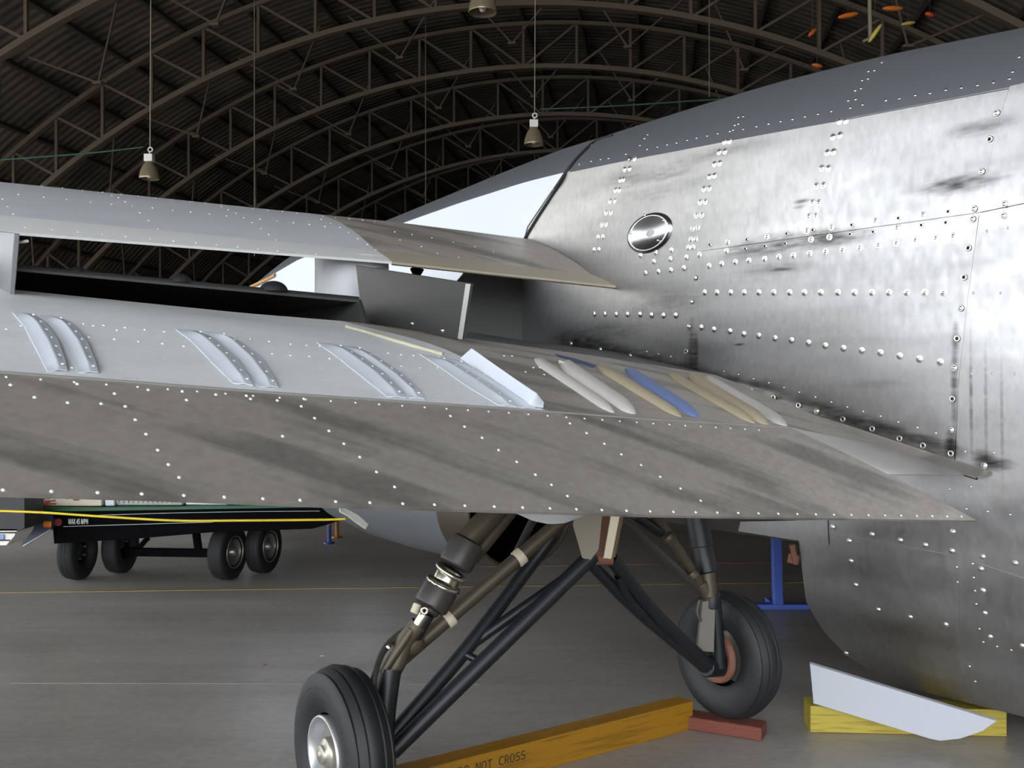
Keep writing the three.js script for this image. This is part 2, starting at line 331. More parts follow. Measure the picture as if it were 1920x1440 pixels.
{
  const unit = new RoundedBoxGeometry(1, 1, 1, 1, 0.08);
  const proto = new THREE.Group();
  const mem = (name, a, b, w) => {
    const m = new THREE.Mesh(unit, M.truss); m.name = name; m.castShadow = m.receiveShadow = true;
    m.position.copy(a).add(b).multiplyScalar(0.5); m.scale.set(w, a.distanceTo(b), w); m.quaternion.setFromUnitVectors(V(0, 1, 0), b.clone().sub(a).normalize()); proto.add(m);
  };
  for (const [r, h] of [[RC, 0.15], [RU, 0.13]]) { const m = new THREE.Mesh(arcBar(r, 0.22, h), M.truss); m.name = 'chord'; m.castShadow = m.receiveShadow = true; proto.add(m); }
  for (let i = -NODES; i <= NODES; i++) {
    const a = i * STEP;
    mem('post', arcAt(a, RC, 0), upAt(a, 0), 0.09);
    if (i) { const s = Math.sign(i); mem('diagonal', upAt(a, 0), arcAt(a - s * STEP, RC, 0), 0.075); }
  }
  const word = ['first', 'second', 'third', 'fourth', 'fifth', 'sixth', 'seventh', 'eighth', 'ninth', 'tenth'];
  const ZT = [-21.8, -27.8, -33.4, -39.4, -45.6, -52, -58.4, -64.8, -71.2, -77.6];
  ZT.forEach((z, i) => {
    const o = i ? proto.clone() : proto; o.name = numbered('roof_truss'); o.position.set(z * Math.sin(YAW), 0, z * Math.cos(YAW)); o.rotation.y = YAW; scene.add(o);
    o.userData = { label: `brown steel arched roof truss, ${word[i]} counting from the nearest towards the far end`, category: 'roof truss', group: 'arched roof trusses' };
  });
  // V braces under the purlins, midway between the trusses
  const frame = new THREE.Group(), thin = new RoundedBoxGeometry(1, 1, 1, 1, 0.08);
  for (let i = -10; i <= 10; i += 2) {
    const low = arcAt(i * STEP, RC - 0.15, 0);
    for (const s of [-1, 1]) {
      const b = arcAt((i + s * 0.75) * STEP, RR - 0.22, 0), m = new THREE.Mesh(thin, M.truss); m.name = 'brace'; m.castShadow = m.receiveShadow = true;
      m.position.copy(low).add(b).multiplyScalar(0.5); m.scale.set(0.05, low.distanceTo(b), 0.05); m.quaternion.setFromUnitVectors(V(0, 1, 0), b.clone().sub(low).normalize()); frame.add(m);
    }
    const k = new THREE.Mesh(new RoundedBoxGeometry(0.26, 0.08, 0.2, 1, 0.02), M.truss); k.name = 'gusset'; k.position.copy(low); k.castShadow = true; frame.add(k);
  }
  for (let i = 0; i < ZT.length - 1; i++) {
    const o = i ? frame.clone() : frame; o.name = numbered('roof_bracing'); { const z = (ZT[i] + ZT[i + 1]) / 2; o.position.set(z * Math.sin(YAW), 0, z * Math.cos(YAW)); o.rotation.y = YAW; } scene.add(o);
    o.userData = { label: `row of thin V braces under the roof between the ${word[i]} and ${word[i + 1]} nearest trusses`, category: 'bracing', group: 'V bracing rows' };
  }
}
// painted floor lines
for (const [x0, y0, x1, y1, w, c, txt] of [[-200, 1113, 3200, 1070, 0.05, '#8f7f4a', 1], [900, 1062, 2200, 1042, 0.05, '#8d6f66', 2]]) {
  const a = onFloor(x0, y0), b = onFloor(x1, y1); a.y = b.y = 0.001;
  const m = struct('trim_' + txt, bar(a, b, w, 0.003), std({ color: hex(c), roughness: 0.6 }));
}

{ const a = onFloor(20, 1281), b = onFloor(900, 1283); a.y = b.y = 0.001; struct('trim_3', bar(a, b, 0.004, 0.002), std({ color: hex('#87827a'), roughness: 0.7 })); }
// ------------------------------------------------------------------ the aircraft
const base = V(0.4, 0, -4.3);
const plane = thing('aircraft', 'polished aluminium aircraft with slotted wing flaps and twin wheels on tubular struts', 'airplane', base);

// --- fuselage core
{
  const ts = []; for (let t = -11.9; t < 0.61; t += 0.2978) ts.push(t);
  const rows = ts.map((t) => {
    const hs = seamH(t), ht = Math.max(topH(t), hs + 0.1), L = [];
    for (let i = 0; i <= 14; i++) { const h = lerp(0.84, hs, i / 14); L.push([fusS(t, h) + 0.004, h]); }
    for (let i = 1; i <= 12; i++) { const k = Math.sin(i / 12 * Math.PI / 2), h = lerp(hs, ht, k); L.push([fusS(t, h) + 0.004, h - 0.003]); }
    const mir = L.slice().reverse().map(([s, h]) => [10.6 - s, h]);
    return [...L, ...mir].map(([s, h]) => air(s, t, h));
  });
  const N = rows[0].length, pos = [], uv = [], idx = [];
  for (const r of rows) for (const p of r) { pos.push(p.x, p.y, p.z); uv.push(...fusUv(p)); }
  for (let r = 0; r < rows.length - 1; r++) for (let c = 0; c < N; c++) { const a = r * N + c, b = r * N + (c + 1) % N; idx.push(a, b, b + N, a, b + N, a + N); }
  for (const [r, w] of [[0, 1], [rows.length - 1, -1]]) for (let c = 1; c < N - 1; c++) { const a = r * N; if (w > 0) idx.push(a, a + c + 1, a + c); else idx.push(a, a + c, a + c + 1); }
  const g = new THREE.BufferGeometry(); g.setAttribute('position', new THREE.Float32BufferAttribute(pos, 3)); g.setAttribute('uv', new THREE.Float32BufferAttribute(uv, 2)); g.setIndex(idx); g.computeVertexNormals();
  var fuselage = part('fuselage', g, M.skin, plane);
}
// panels given by their border in the photograph's directions, laid on the fuselage surface
function fusPanel(topLine, botLine, mat, lift = 0.004, K = 40, R = 14, parent = fuselage, name = 'skin_panel', extra, thick = 0.0035) {
  const T = along(topLine, K), B = along(botLine, K), grid = [];
  for (let r = 0; r <= R; r++) grid.push(T.map((p, c) => fusAt(lerp(p[0], B[c][0], r / R), lerp(p[1], B[c][1], r / R), lift)));
  return part(name, sheet(grid, thick, fusUv), mat, parent, extra);
}
function fusGrid(cells, mat, lift, name, extra) {                       // cells(i, j) gives [t, h]
  const grid = []; for (let r = 0; r <= 14; r++) { grid.push([]); for (let c = 0; c <= 36; c++) { const [t, h] = cells(c / 36, r / 14); grid[r].push(air(fusS(t, h) - lift, t, h)); } }
  return part(name, sheet(grid, 0.0035, fusUv), mat, fuselage, extra);
}
const seamV = [[1893, 163], [1877, 215], [1860, 286], [1847, 350], [1837, 403]], seamV2 = [[1837, 404], [1826, 481], [1815, 560], [1807, 635], [1798, 717], [1795, 790], [1790, 862]];
const midSeam = [[1264, 477], [1440, 451], [1575, 432], [1687, 417], [1837, 402]];
const tl = (p) => tOf(fusAt(...p));
// left-to-right borders are swept here as columns: first line is the left border, second the right one
fusPanel([[1062, 323], [1036, 365], [1010, 405], [986, 443], [1010, 470], [1110, 499]], [[1893, 164], [1877, 215], [1860, 286], [1847, 350], [1838, 398]], M.skin, 0.003, 20, 40);
fusPanel([[1316, 471], [1309, 549], [1299, 624], [1296, 690]], [[1836, 404], [1826, 481], [1815, 560], [1807, 635], [1798, 717], [1795, 790], [1790, 862]], M.skin, 0.0035, 24, 34);
fusPanel([[880, 520], [880, 660]], [[1317, 470], [1310, 549], [1300, 624], [1297, 690]], M.skin, 0.002, 20, 26);
fusPanel([[1895, 162], [1878, 215], [1861, 286], [1848, 350], [1838, 398]], [[2500, 20], [2500, 262]], M.skin, 0.006, 14, 24);
fusPanel([[1838, 402], [1827, 481], [1816, 560], [1808, 635], [1799, 717], [1796, 790], [1792, 880], [1793, 1038]], [[2500, 268], [2500, 1270]], M.skin, 0.006, 34, 24);
fusPanel([[1560, 960], [1560, 996]], [[1792, 975], [1793, 1040]], M.skin, 0.003, 10, 14);
fusPanel([[1560, 890], [1560, 958]], [[1791, 884], [1792, 973]], M.skin, 0.003, 10, 14);
const tTop = (k) => [lerp(-5.235, -5.24, k), lerp(-2.25, -2.36, k)];
const hk = (t, k) => { const hs = seamH(t), ht = Math.max(topH(t), hs + 0.1); return lerp(hs - 0.012, ht, Math.sin(k * 1.5)); };
fusGrid((i, j) => { const [a, b] = tTop(j), t = lerp(a, b, i); return [t, hk(t, j)]; }, M.top, 0.005, 'skin_panel', { label: 'dark reflecting upper skin panel' });
fusGrid((i, j) => { const t = lerp(lerp(-2.24, -2.35, j), 0.58, i); return [t, hk(t, j)]; }, M.top, 0.006, 'skin_panel', { label: 'dark reflecting upper skin panel' });
fusGrid((i, j) => { const t = lerp(-11.85, -5.26, i); return [t, hk(t, j)]; }, M.top, 0.003, 'skin_panel', { label: 'dark reflecting upper skin panel' });
{
  const edge = (h) => lerp(-5.26, -5.76, clamp((3.03 - h) / 0.37)) - 0.3 * clamp((2.66 - h) / 1.2);
  fusGrid((i, j) => { const k = 1 - j; const h0 = lerp(0.85, 3.0, k), t = lerp(-11.85, edge(h0), i), h = lerp(0.85, seamH(t) - 0.005, k); return [t, h]; }, M.white, 0.003, 'skin_panel', { label: 'white painted forward side panel' });
  part('nose_trim', tube([[456, 541], [478, 530], [500, 520], [518, 511]].map(([x, y]) => fusAt(x, y + 5, 0.01)), 0.02, 6, 24), std({ color: hex('#b98a4a'), roughness: 0.5 }), fuselage, { label: 'orange trim line on the nose' });
  const seal = [[1150, 253], [1122, 261], [1098, 280], [1062, 322], [1036, 365], [1010, 405], [985, 446]].map(([x, y]) => fusAt(x, y + 2, 0.006));
  part('edge_seal', tube(seal, 0.011, 8, 60), M.seal, fuselage, { label: 'dark curved sealing strip' });
}
// --- hull below, down to the floor
const hullFront = table([[1495, 985], [1503, 1060], [1512, 1130], [1545, 1185], [1590, 1232], [1640, 1262]].map(([x, y]) => { const p = fusAt(x, y); return [p.y, tOf(p)]; }));
{
  const hs = [...Array(19).keys()].map((i) => lerp(0.98, 0.16, i / 18));
  const grid = hs.map((h) => [...Array(25).keys()].map((i) => { const t = lerp(hullFront(h), 0.6, i / 24); return air(fusS(t, h), t, h); }));
  var hull = part('ventral_hull', sheet(grid, 0, fusUv, SDIR.clone().multiplyScalar(0.9)), M.skin, plane);
  fusPanel([[1557, 999], [1600, 1228]], [[1797, 1043], [1801, 1312]], M.skin, 0.003, 14, 16, hull);
  fusPanel([[1834, 1056], [1838, 1322]], [[2500, 1275], [2500, 1470]], M.skin, 0.003, 14, 16, hull);
  part('hinge', clean([rod(fusAt(1490, 1020, 0.02), fusAt(1497, 1056, 0.02), 0.016), bar(fusAt(1484, 1044, 0.02), fusAt(1500, 1050, 0.01), 0.03, 0.05)]), M.rust, hull, { label: 'rusty brown hinge' });
}
fusPanel([[1390, 978], [1386, 996]], [[1553, 975], [1555, 1022]], M.skin, 0.008, 8, 14, fuselage, 'skirt_panel', { label: 'thin metal skirt plate under the wing root' }, 0.004);

// --- rivets and screws
const rivetShape = new THREE.LatheGeometry([[0.0172, 0.0001], [0.0078, 0.0012], [0.0072, 0.0012], [0.0066, 0.0031], [0.0044, 0.0043], [0, 0.0048]].reverse().map((q) => new THREE.Vector2(...q)), 10);
const rivetPlain = new THREE.LatheGeometry([[0.0062, 0], [0.0058, 0.0016], [0.0038, 0.0034], [0, 0.0042]].reverse().map((q) => new THREE.Vector2(...q)), 10);
const screwShape = new THREE.LatheGeometry([[0.0165, 0], [0.0165, 0.0022], [0.0145, 0.0034], [0.0118, 0.0034], [0.011, 0.003], [0.0095, 0.0058], [0.005, 0.0074], [0, 0.0078]].reverse().map((q) => new THREE.Vector2(...q)), 18);
const holedScrew = new THREE.LatheGeometry([[0.0165, 0], [0.0165, 0.0022], [0.0145, 0.0036], [0.009, 0.0036], [0.0075, 0.0010], [0, 0.0006]].reverse().map((q) => new THREE.Vector2(...q)), 18);
const holeDot = new THREE.LatheGeometry([[0.0072, 0.0011], [0, 0.0018]].reverse().map((q) => new THREE.Vector2(...q)), 12);
function scatter(shape, list, sizeOf = () => 1) {
  const out = [], q = new THREE.Quaternion(), m = new THREE.Matrix4();
  list.forEach(({ p, n }, i) => { q.setFromUnitVectors(V(0, 1, 0), n); const k = sizeOf(i); out.push(shape.clone().applyMatrix4(m.compose(p, q, V(k, k, k)))); });
  return clean(out);
}
const fp = (x, y, lift = 0.0045) => { const p = fusAt(x, y, lift); return { p, n: fusN(p) }; };
const Q5 = (list) => list.map(([x, y]) => [x / 2.667 + 1200, y / 2.667 + 200]);
const Q2 = (list) => list.map(([x, y]) => [960 + x / 2, y / 2]);
const sideRivets = [
  ...Q5([325, 387, 456, 524, 597, 671, 751, 824, 907, 992, 1075, 1163, 1248, 1338, 1428, 1520].map((x) => [x, 930])),
  ...Q5([[310, 1105], [373, 1115], [453, 1124], [522, 1138], [597, 1147], [678, 1160], [761, 1170], [846, 1183], [930, 1197], [1020, 1210], [1112, 1221], [1205, 1232], [1302, 1248], [1400, 1263], [1505, 1278]]),
  ...Q5([[30, 834], [95, 826], [157, 819], [222, 808], [348, 797], [411, 787], [480, 778], [547, 770], [626, 762], [697, 752], [770, 744], [851, 734], [931, 724], [1016, 714], [1102, 703], [1195, 692], [1285, 682], [1380, 668], [1482, 658], [1568, 648]]),
  ...Q5([[80, 730], [160, 718], [245, 706], [268, 704], [442, 678], [638, 651], [838, 622], [960, 603], [1180, 573], [1418, 543], [5, 745], [72, 776], [155, 763], [235, 754], [300, 742], [435, 722], [858, 664], [950, 652], [1288, 607]]),
  ...Q5([[425, 175], [450, 172], [398, 227], [427, 224], [375, 287], [402, 282], [350, 350], [375, 345], [322, 412], [350, 408], [303, 478], [330, 476], [285, 545], [312, 542], [265, 610], [292, 605], [258, 665], [282, 663]]),
  ...Q5([[1000, 73], [1033, 70], [967, 152], [1003, 143], [940, 230], [970, 226], [912, 308], [945, 308], [885, 397], [920, 393], [865, 480], [897, 480], [847, 550], [882, 547]]),
  ...Q2([[440, 597], [462, 595], [425, 635], [443, 632], [408, 675], [420, 673], [390, 713], [405, 712], [370, 755], [388, 753], [355, 798], [373, 797], [340, 843], [355, 842], [325, 890], [343, 888], [310, 938], [328, 937]]),
  ...[[620, 438], [700, 438], [785, 440], [870, 440], [965, 440], [1050, 445], [1140, 448], [1232, 447]].map(([x, y]) => [960 + x / 4, 480 + y / 4]),
];
const smallRivets = [
  ...[[300, 30], [352, 42], [405, 57], [460, 72], [513, 88], [568, 105], [625, 122], [682, 140], [738, 157], [795, 173], [857, 190], [920, 210], [988, 230], [1053, 250], [1178, 38], [1254, 40], [1335, 40], [1157, 315], [1258, 320]].map(([x, y]) => [1200 + x * 0.528, 680 + y * 0.528]),
  ...Q5([[1740, 622], [1845, 608], [1672, 932], [1808, 932], [36, 1225], [95, 1237], [157, 1250]]),
  ...[[1365, 310], [1527, 290], [1493, 457], [1653, 477], [1822, 500], [1422, 893], [1428, 1005]].map(([x, y]) => [1440 + x / 4, 840 + y / 4]),
  ...Q2([[158, 712], [120, 775], [84, 855], [250, 587], [302, 544]]),
];
const topRivets = Q2([[255, 616], [300, 605], [335, 598], [365, 594], [430, 578], [510, 560], [548, 551], [585, 543], [620, 536], [660, 526], [695, 518], [735, 510], [775, 501], [820, 493], [870, 485], [920, 475], [965, 465], [1010, 456], [1055, 448], [1102, 438], [1150, 428], [1200, 418], [1272, 405], [1318, 393], [1405, 377], [1455, 370], [1515, 358], [1570, 350], [1630, 338], [1688, 330], [1748, 320], [1808, 310],
  [1390, 235], [1362, 265], [1340, 268], [1338, 296], [1316, 302], [1312, 332], [1290, 340], [1292, 373], [1264, 378], [870, 437], [852, 440], [852, 465], [838, 470], [832, 488], [500, 520], [512, 505], [483, 545], [1905, 215], [1868, 296], [1880, 270]]);
part('rivets', scatter(rivetShape, sideRivets.map(([x, y]) => fp(x, y))), M.rivet, fuselage, { kind: 'stuff' });
part('rivets', scatter(rivetPlain, smallRivets.map(([x, y]) => fp(x, y, 0.0055)), () => 0.9), M.rivet, fuselage, { kind: 'stuff' });
part('rivets', scatter(rivetPlain, topRivets.map(([x, y]) => fp(x, y, 0.006)), () => 1.15), M.rivet, fuselage, { kind: 'stuff' });
const screws = [[1870, 212], [1842, 322], [1828, 392], [1825, 411], [1803, 578], [1791, 690], [1785, 806], [1305, 521], [1298, 566], [1293, 612], [1072, 644], [1127, 655], [1183, 667], [1245, 684], [1309, 700], [1533, 771], [1847, 873], [1885, 383], [1883, 405], [1788, 997], [1787, 1033], [1637, 1002], [1594, 1014], [1690, 1013], [1737, 1022], [1563, 988]];
const holed = [[1857, 261], [1817, 465], [1809, 520], [1796, 635], [1787, 748], [1784, 850], [1288, 659], [1364, 716], [1411, 733], [1452, 745], [1499, 760], [1582, 786], [1637, 804], [1688, 822], [1732, 835], [1320, 702]];
const holes = Q5([[353, 691], [538, 665], [738, 635], [868, 617], [1063, 592], [1296, 558], [1545, 525], [531, 711], [629, 698], [731, 685], [1055, 638], [1170, 626], [1411, 593], [1533, 580], [1678, 507], [1665, 565]]);
const hullScrews = [[1597, 1052], [1606, 1097], [1844, 1044], [1905, 1056], [1841, 1067], [1844, 1107], [1648, 1143], [1708, 1157], [1775, 1171], [1588, 1225], [1845, 1108], [1848, 1150], [1858, 1194], [1918, 1211]];
for (const [x, y] of screws) { const { p, n } = fp(x, y, 0.007); spot('screw', screwShape, M.screw, fuselage, p, n, 0.86); }
for (const [x, y] of holed) { const { p, n } = fp(x, y, 0.007); spot('screw', holedScrew, M.screw, fuselage, p, n, 0.86); }
part('screw_sockets', clean([scatter(holeDot, holed.map(([x, y]) => fp(x, y, 0.0085))), scatter(holeDot, holes.map(([x, y]) => fp(x, y, 0.0075)), () => 0.9)]), M.hole, fuselage, { kind: 'stuff', label: 'dark open screw sockets' });
part('rivets', scatter(screwShape, holes.map(([x, y]) => fp(x, y, 0.004)), () => 0.62), M.screw, fuselage, { kind: 'stuff' });
for (const [x, y] of hullScrews) { const { p, n } = fp(x, y, 0.005); spot('screw', screwShape, M.screw, hull, p, n, 0.8); }
part('rivets', scatter(rivetPlain, [[1480, 33], [1490, 138], [1515, 335], [1545, 440], [1655, 475], [1767, 503], [1437, 633], [1482, 753]].map(([x, y]) => fp(1480 + x / 4.236, 1100 + y / 4.236, 0.005)).concat([[1825, 1057], [1827, 1083], [1829, 1108]].map(([x, y]) => fp(x, y, 0.005)))), M.rivet, hull, { kind: 'stuff' });
// --- oval dish
{
  const cx = 1220, cy = 437, a0 = -0.65, prof = [...[0, 0.12, 0.24, 0.36, 0.48, 0.6, 0.72, 0.8].map((q) => [q, 0.002 + 0.026 * q * q]), [0.86, 0.0205], [0.95, 0.018], [1, 0.004]], pos = [], idx = [], n = 36;
  for (const [r, l] of prof) for (let i = 0; i < n; i++) { const a = i / n * Math.PI * 2, x = 46 * r * Math.cos(a), y = 34 * r * Math.sin(a); const p = fusAt(cx + x * Math.cos(a0) - y * Math.sin(a0), cy + x * Math.sin(a0) + y * Math.cos(a0), l); pos.push(p.x, p.y, p.z); }
  for (let k = 0; k < prof.length - 1; k++) for (let i = 0; i < n; i++) { const a = k * n + i, b = k * n + (i + 1) % n; idx.push(a, b, b + n, a, b + n, a + n); }
  const g = new THREE.BufferGeometry(); g.setAttribute('position', new THREE.Float32BufferAttribute(pos, 3)); g.setIndex(idx); g.computeVertexNormals();
  part('inspection_dish', g, std({ color: hex('#b9bcc0'), roughness: 0.2, metalness: 1 }), fuselage, { label: 'oval polished dish with raised rim' });
  part('rivets', scatter(rivetPlain, [[1213, 404], [1248, 414], [1187, 437], [1238, 451], [1199, 468]].map(([x, y]) => fp(x, y, 0.019)), () => 1.4), M.rivet, fuselage, { kind: 'stuff' });
}

// --- upper flap
const flapTop = [[-700, 276], [0, 341], [300, 371], [480, 390], [740, 416], [985, 447]], flapBend = [[-700, 337], [0, 403], [370, 438], [700, 469], [1109, 514]], flapLow = [[-700, 376], [0, 433], [400, 464], [730, 490], [1157, 536]];
const cut = (l, f0, f1, T, n = 24) => along(l, n, f0, f1).map(([x, y]) => atT(x, y, T));
const frac = (l, x) => { let L = 0, R = 1; for (let i = 0; i < 40; i++) { const m = (L + R) / 2; if (along(l, 1, m)[0][0] < x) L = m; else R = m; } return L; };
const metres = (p) => [sOf(p) / 2.2, (tOf(p) - p.y) / 1.4];
const TA = -5.72, TB = -4.98, TC = -4.74;
{
  const fa = frac(flapTop, 600), fb = frac(flapBend, 705), fc = frac(flapLow, 735);
  var upper = part('upper_flap', sheet(ruled([cut(flapTop, 0, fa, TA), cut(flapBend, 0, fb, TB)], 30, 8, 0.03), 0.014, metres), std({ map: paintMap, color: hex('#d6d8da'), roughness: 0.42 }), plane, { label: 'light grey painted upper flap' });
  part('flap_panel', sheet(ruled([cut(flapTop, fa, 1, TA), cut(flapBend, fb, 1, TB)], 30, 8, 0.03), 0.0142, metres), M.bare, upper, { label: 'bare metal inner section' });
  part('trailing_strip', sheet(ruled([cut(flapBend, 0, fb, TB), cut(flapLow, 0, fc, TC)], 30, 4, 0.004), 0.013, metres), std({ color: hex('#e6e7e4'), roughness: 0.5 }), upper, { label: 'trailing edge strip lightened as if turned to the light' });  // lighter colour stands in for the strip facing the light more
  part('trailing_strip', sheet(ruled([cut(flapBend, fb, 1, TB), cut(flapLow, fc, 1, TC)], 30, 4, 0.004), 0.013, metres), std({ color: hex('#b0a894'), roughness: 0.55 }), upper, { label: 'beige trailing edge strip' });
  const under = along(flapLow, 30, frac(flapLow, 735), 1).map(([x, y]) => atT(x, y + 4, TC - 0.03));
  part('seal_strip', tube(under, 0.008, 8, 60), M.beige, upper);
}
const caster = new THREE.Raycaster();
const cast = (meshes) => { scene.updateMatrixWorld(true); return (x, y, lift = 0) => { caster.set(V(0, EYE, 0), at(x, y, 1).sub(V(0, EYE, 0)).normalize()); const h = caster.intersectObjects(meshes, false)[0]; if (!h) return null; const n = h.face.normal.clone(); if (n.dot(caster.ray.direction) > 0) n.negate(); return { p: h.point.addScaledVector(n, lift), n }; }; };
const Q1 = (list) => list.map(([x, y]) => [x / 2, y / 2]);
{
  const hit = cast([upper, ...upper.children]);
  const rows = Q1([[78, 689], [158, 698], [235, 706], [310, 714], [385, 721], [455, 730], [518, 736], [585, 743], [648, 750], [712, 758], [772, 763], [828, 771], [890, 776], [947, 783], [1005, 789], [1060, 793], [1115, 800], [1160, 805], [1212, 811], [1258, 817], [1310, 821], [1360, 826], [1405, 831],
    [420, 734], [445, 742], [470, 757], [497, 773], [525, 798], [558, 827], [592, 858], [830, 776], [855, 787], [885, 800], [915, 817], [945, 835], [978, 858], [1008, 880], [1035, 900], [1205, 823], [1240, 838], [1275, 853], [1308, 873], [1342, 895], [1378, 917], [1410, 937], [10, 747], [28, 775], [50, 803],
    [70, 730], [165, 740], [250, 748], [340, 758], [418, 766], [572, 780], [648, 789], [715, 796], [785, 803], [850, 810], [975, 822], [1040, 829], [1100, 836], [1160, 842], [1218, 850],
    [95, 853], [195, 861], [292, 870], [385, 879], [472, 887], [563, 896], [650, 904], [735, 911], [812, 918], [892, 926], [968, 934], [1042, 941], [1115, 948], [1185, 953],
    [1480, 870], [1545, 880], [1620, 893], [1700, 908], [1780, 925], [1640, 950], [1720, 965], [1500, 900], [1580, 925], [1850, 945]]);
  part('rivets', scatter(rivetPlain, rows.map(([x, y]) => hit(x, y)).filter(Boolean), () => 0.8), M.paintRivet, upper, { kind: 'stuff' });
  for (const [x, y, k] of [[688, 497, 1], [782, 507, 1.1]]) part('hinge_bolt', clean([rod(atT(x, y - 20, -4.9), atT(x, y - 2, -4.9), 0.026 * k), rod(atT(x, y - 3, -4.9), atT(x - 1, y + 11, -4.9), 0.036 * k, 0.02)]), M.black, upper, { label: 'black hinge bolt' });
}

// --- main flap: upper face (B) and tail (C)
const hingeLine = [[-700, 644], [0, 697], [200, 712], [500, 735], [950, 765], [1220, 785], [1480, 801]], lowEdge = [[-700, 906], [0, 925.5], [300, 934], [600, 946.5], [900, 956], [1200, 965.5], [1500, 971], [1832, 976]];
const TH0 = -2.75, TL = -2.43;
var tail = part('flap_tail', sheet(ruled([along(hingeLine, 40).map(([x, y]) => atT(x, y, TH0)), along(lowEdge, 40).map(([x, y]) => atT(x, y, TL))], 48, 10, 0.008), 0.012, metres), M.dull, plane, { label: 'bare metal tail panel of the main flap' });
const midLine = [[-700, 502], [0, 568], [250, 590], [458, 612], [667, 635], [860, 658], [1120, 692], [1479, 758]], backLine = [[-700, 468], [25, 543], [250, 566], [458, 587], [667, 604], [860, 632], [1120, 668], [1342, 703]];
const endHinge = fusAt(1690, 845);
const hingeAll = [...hingeLine.map(([x, y]) => atT(x, y, TH0)), endHinge];
{
  const split = [0.42, 0.42, 0.42];
  const lines = (a, b) => {
    const cutP = (pts, f0, f1) => along(pts.map((p) => [p.x, p.y, p.z]), 30, f0, f1).map((q) => V(...q));
    return [cutP(hingeAll, a[0], b[0]), cutP(midLine.map(([x, y]) => atT(x, y, -3.35)), a[1], b[1]), cutP(backLine.map(([x, y]) => atT(x, y, -3.9)), a[2], b[2])];
  };
  const fr = (pts, x) => { let L = 0, R = 1; for (let i = 0; i < 40; i++) { const m = (L + R) / 2, p = along(pts.map((q) => [q.x, q.y, q.z]), 1, m)[0]; if (960 + F * p[0] / -p[2] < x) L = m; else R = m; } return L; };
  const f = [fr(hingeAll, 1022), fr(midLine.map(([x, y]) => atT(x, y, -3.35)), 835), fr(backLine.map(([x, y]) => atT(x, y, -3.9)), 640)];
  var flap = part('main_flap', sheet(spanned(lines([0, 0, 0], f), 40, 14), 0.014, metres), M.paint, plane, { label: 'light grey painted main flap' });
  part('flap_panel', sheet(spanned(lines(f, [1, 1, 1]), 40, 14), 0.0145, metres), M.bare, flap, { label: 'bare metal inner section' });
}
const hitB = cast([flap, ...flap.children]), hitC = cast([tail]);
part('joint_strip', tube([[650, 614], [740, 640], [830, 666]].map(([x, y]) => hitB(x, y, 0.003).p), 0.009, 8, 30), std({ color: hex('#b5b49a'), roughness: 0.5 }), flap, { label: 'pale yellow strip along the paint edge' });
part('blue_tape', sheet([[[1040, 664], [1080, 674], [1118, 686]], [[1046, 669], [1080, 681], [1112, 690]]].map((l) => l.map(([x, y]) => hitB(x, y, 0.003).p)), 0.002), std({ color: hex('#44577f'), roughness: 0.6 }), flap);
// riveted guide strips on the painted flap: a bright web that ramps up to a riveted flange
function guide(left, right, lift) {
  const n = 22, L = along(left, n), R = along(right, n), grid = [];
  for (const [k, l] of [[-0.95, 0.001], [-0.35, 0.35], [0.0, 0.92], [0.25, 1.0], [0.6, 0.72], [1.0, 0.66]]) grid.push(L.map((p, i) => { const e = Math.min(1, i / 4 + 0.1, (n - 1 - i) / 3 + 0.3); return (hitB(lerp(p[0], R[i][0], k), lerp(p[1], R[i][1], k), 0.002 + l * lift * e) ?? hitB(p[0], p[1], 0.002)).p; }));
  const m = part('guide_strip', sheet(grid, 0.003), M.white, flap, { label: 'white riveted guide strip' });
  const rv = []; for (let i = 2; i < n - 1; i += 3) { const h = hitB(lerp(L[i][0], R[i][0], 0.62), lerp(L[i][1], R[i][1], 0.62), lift * 0.75 + 0.001); if (h) rv.push(h); }
  return rv;
}
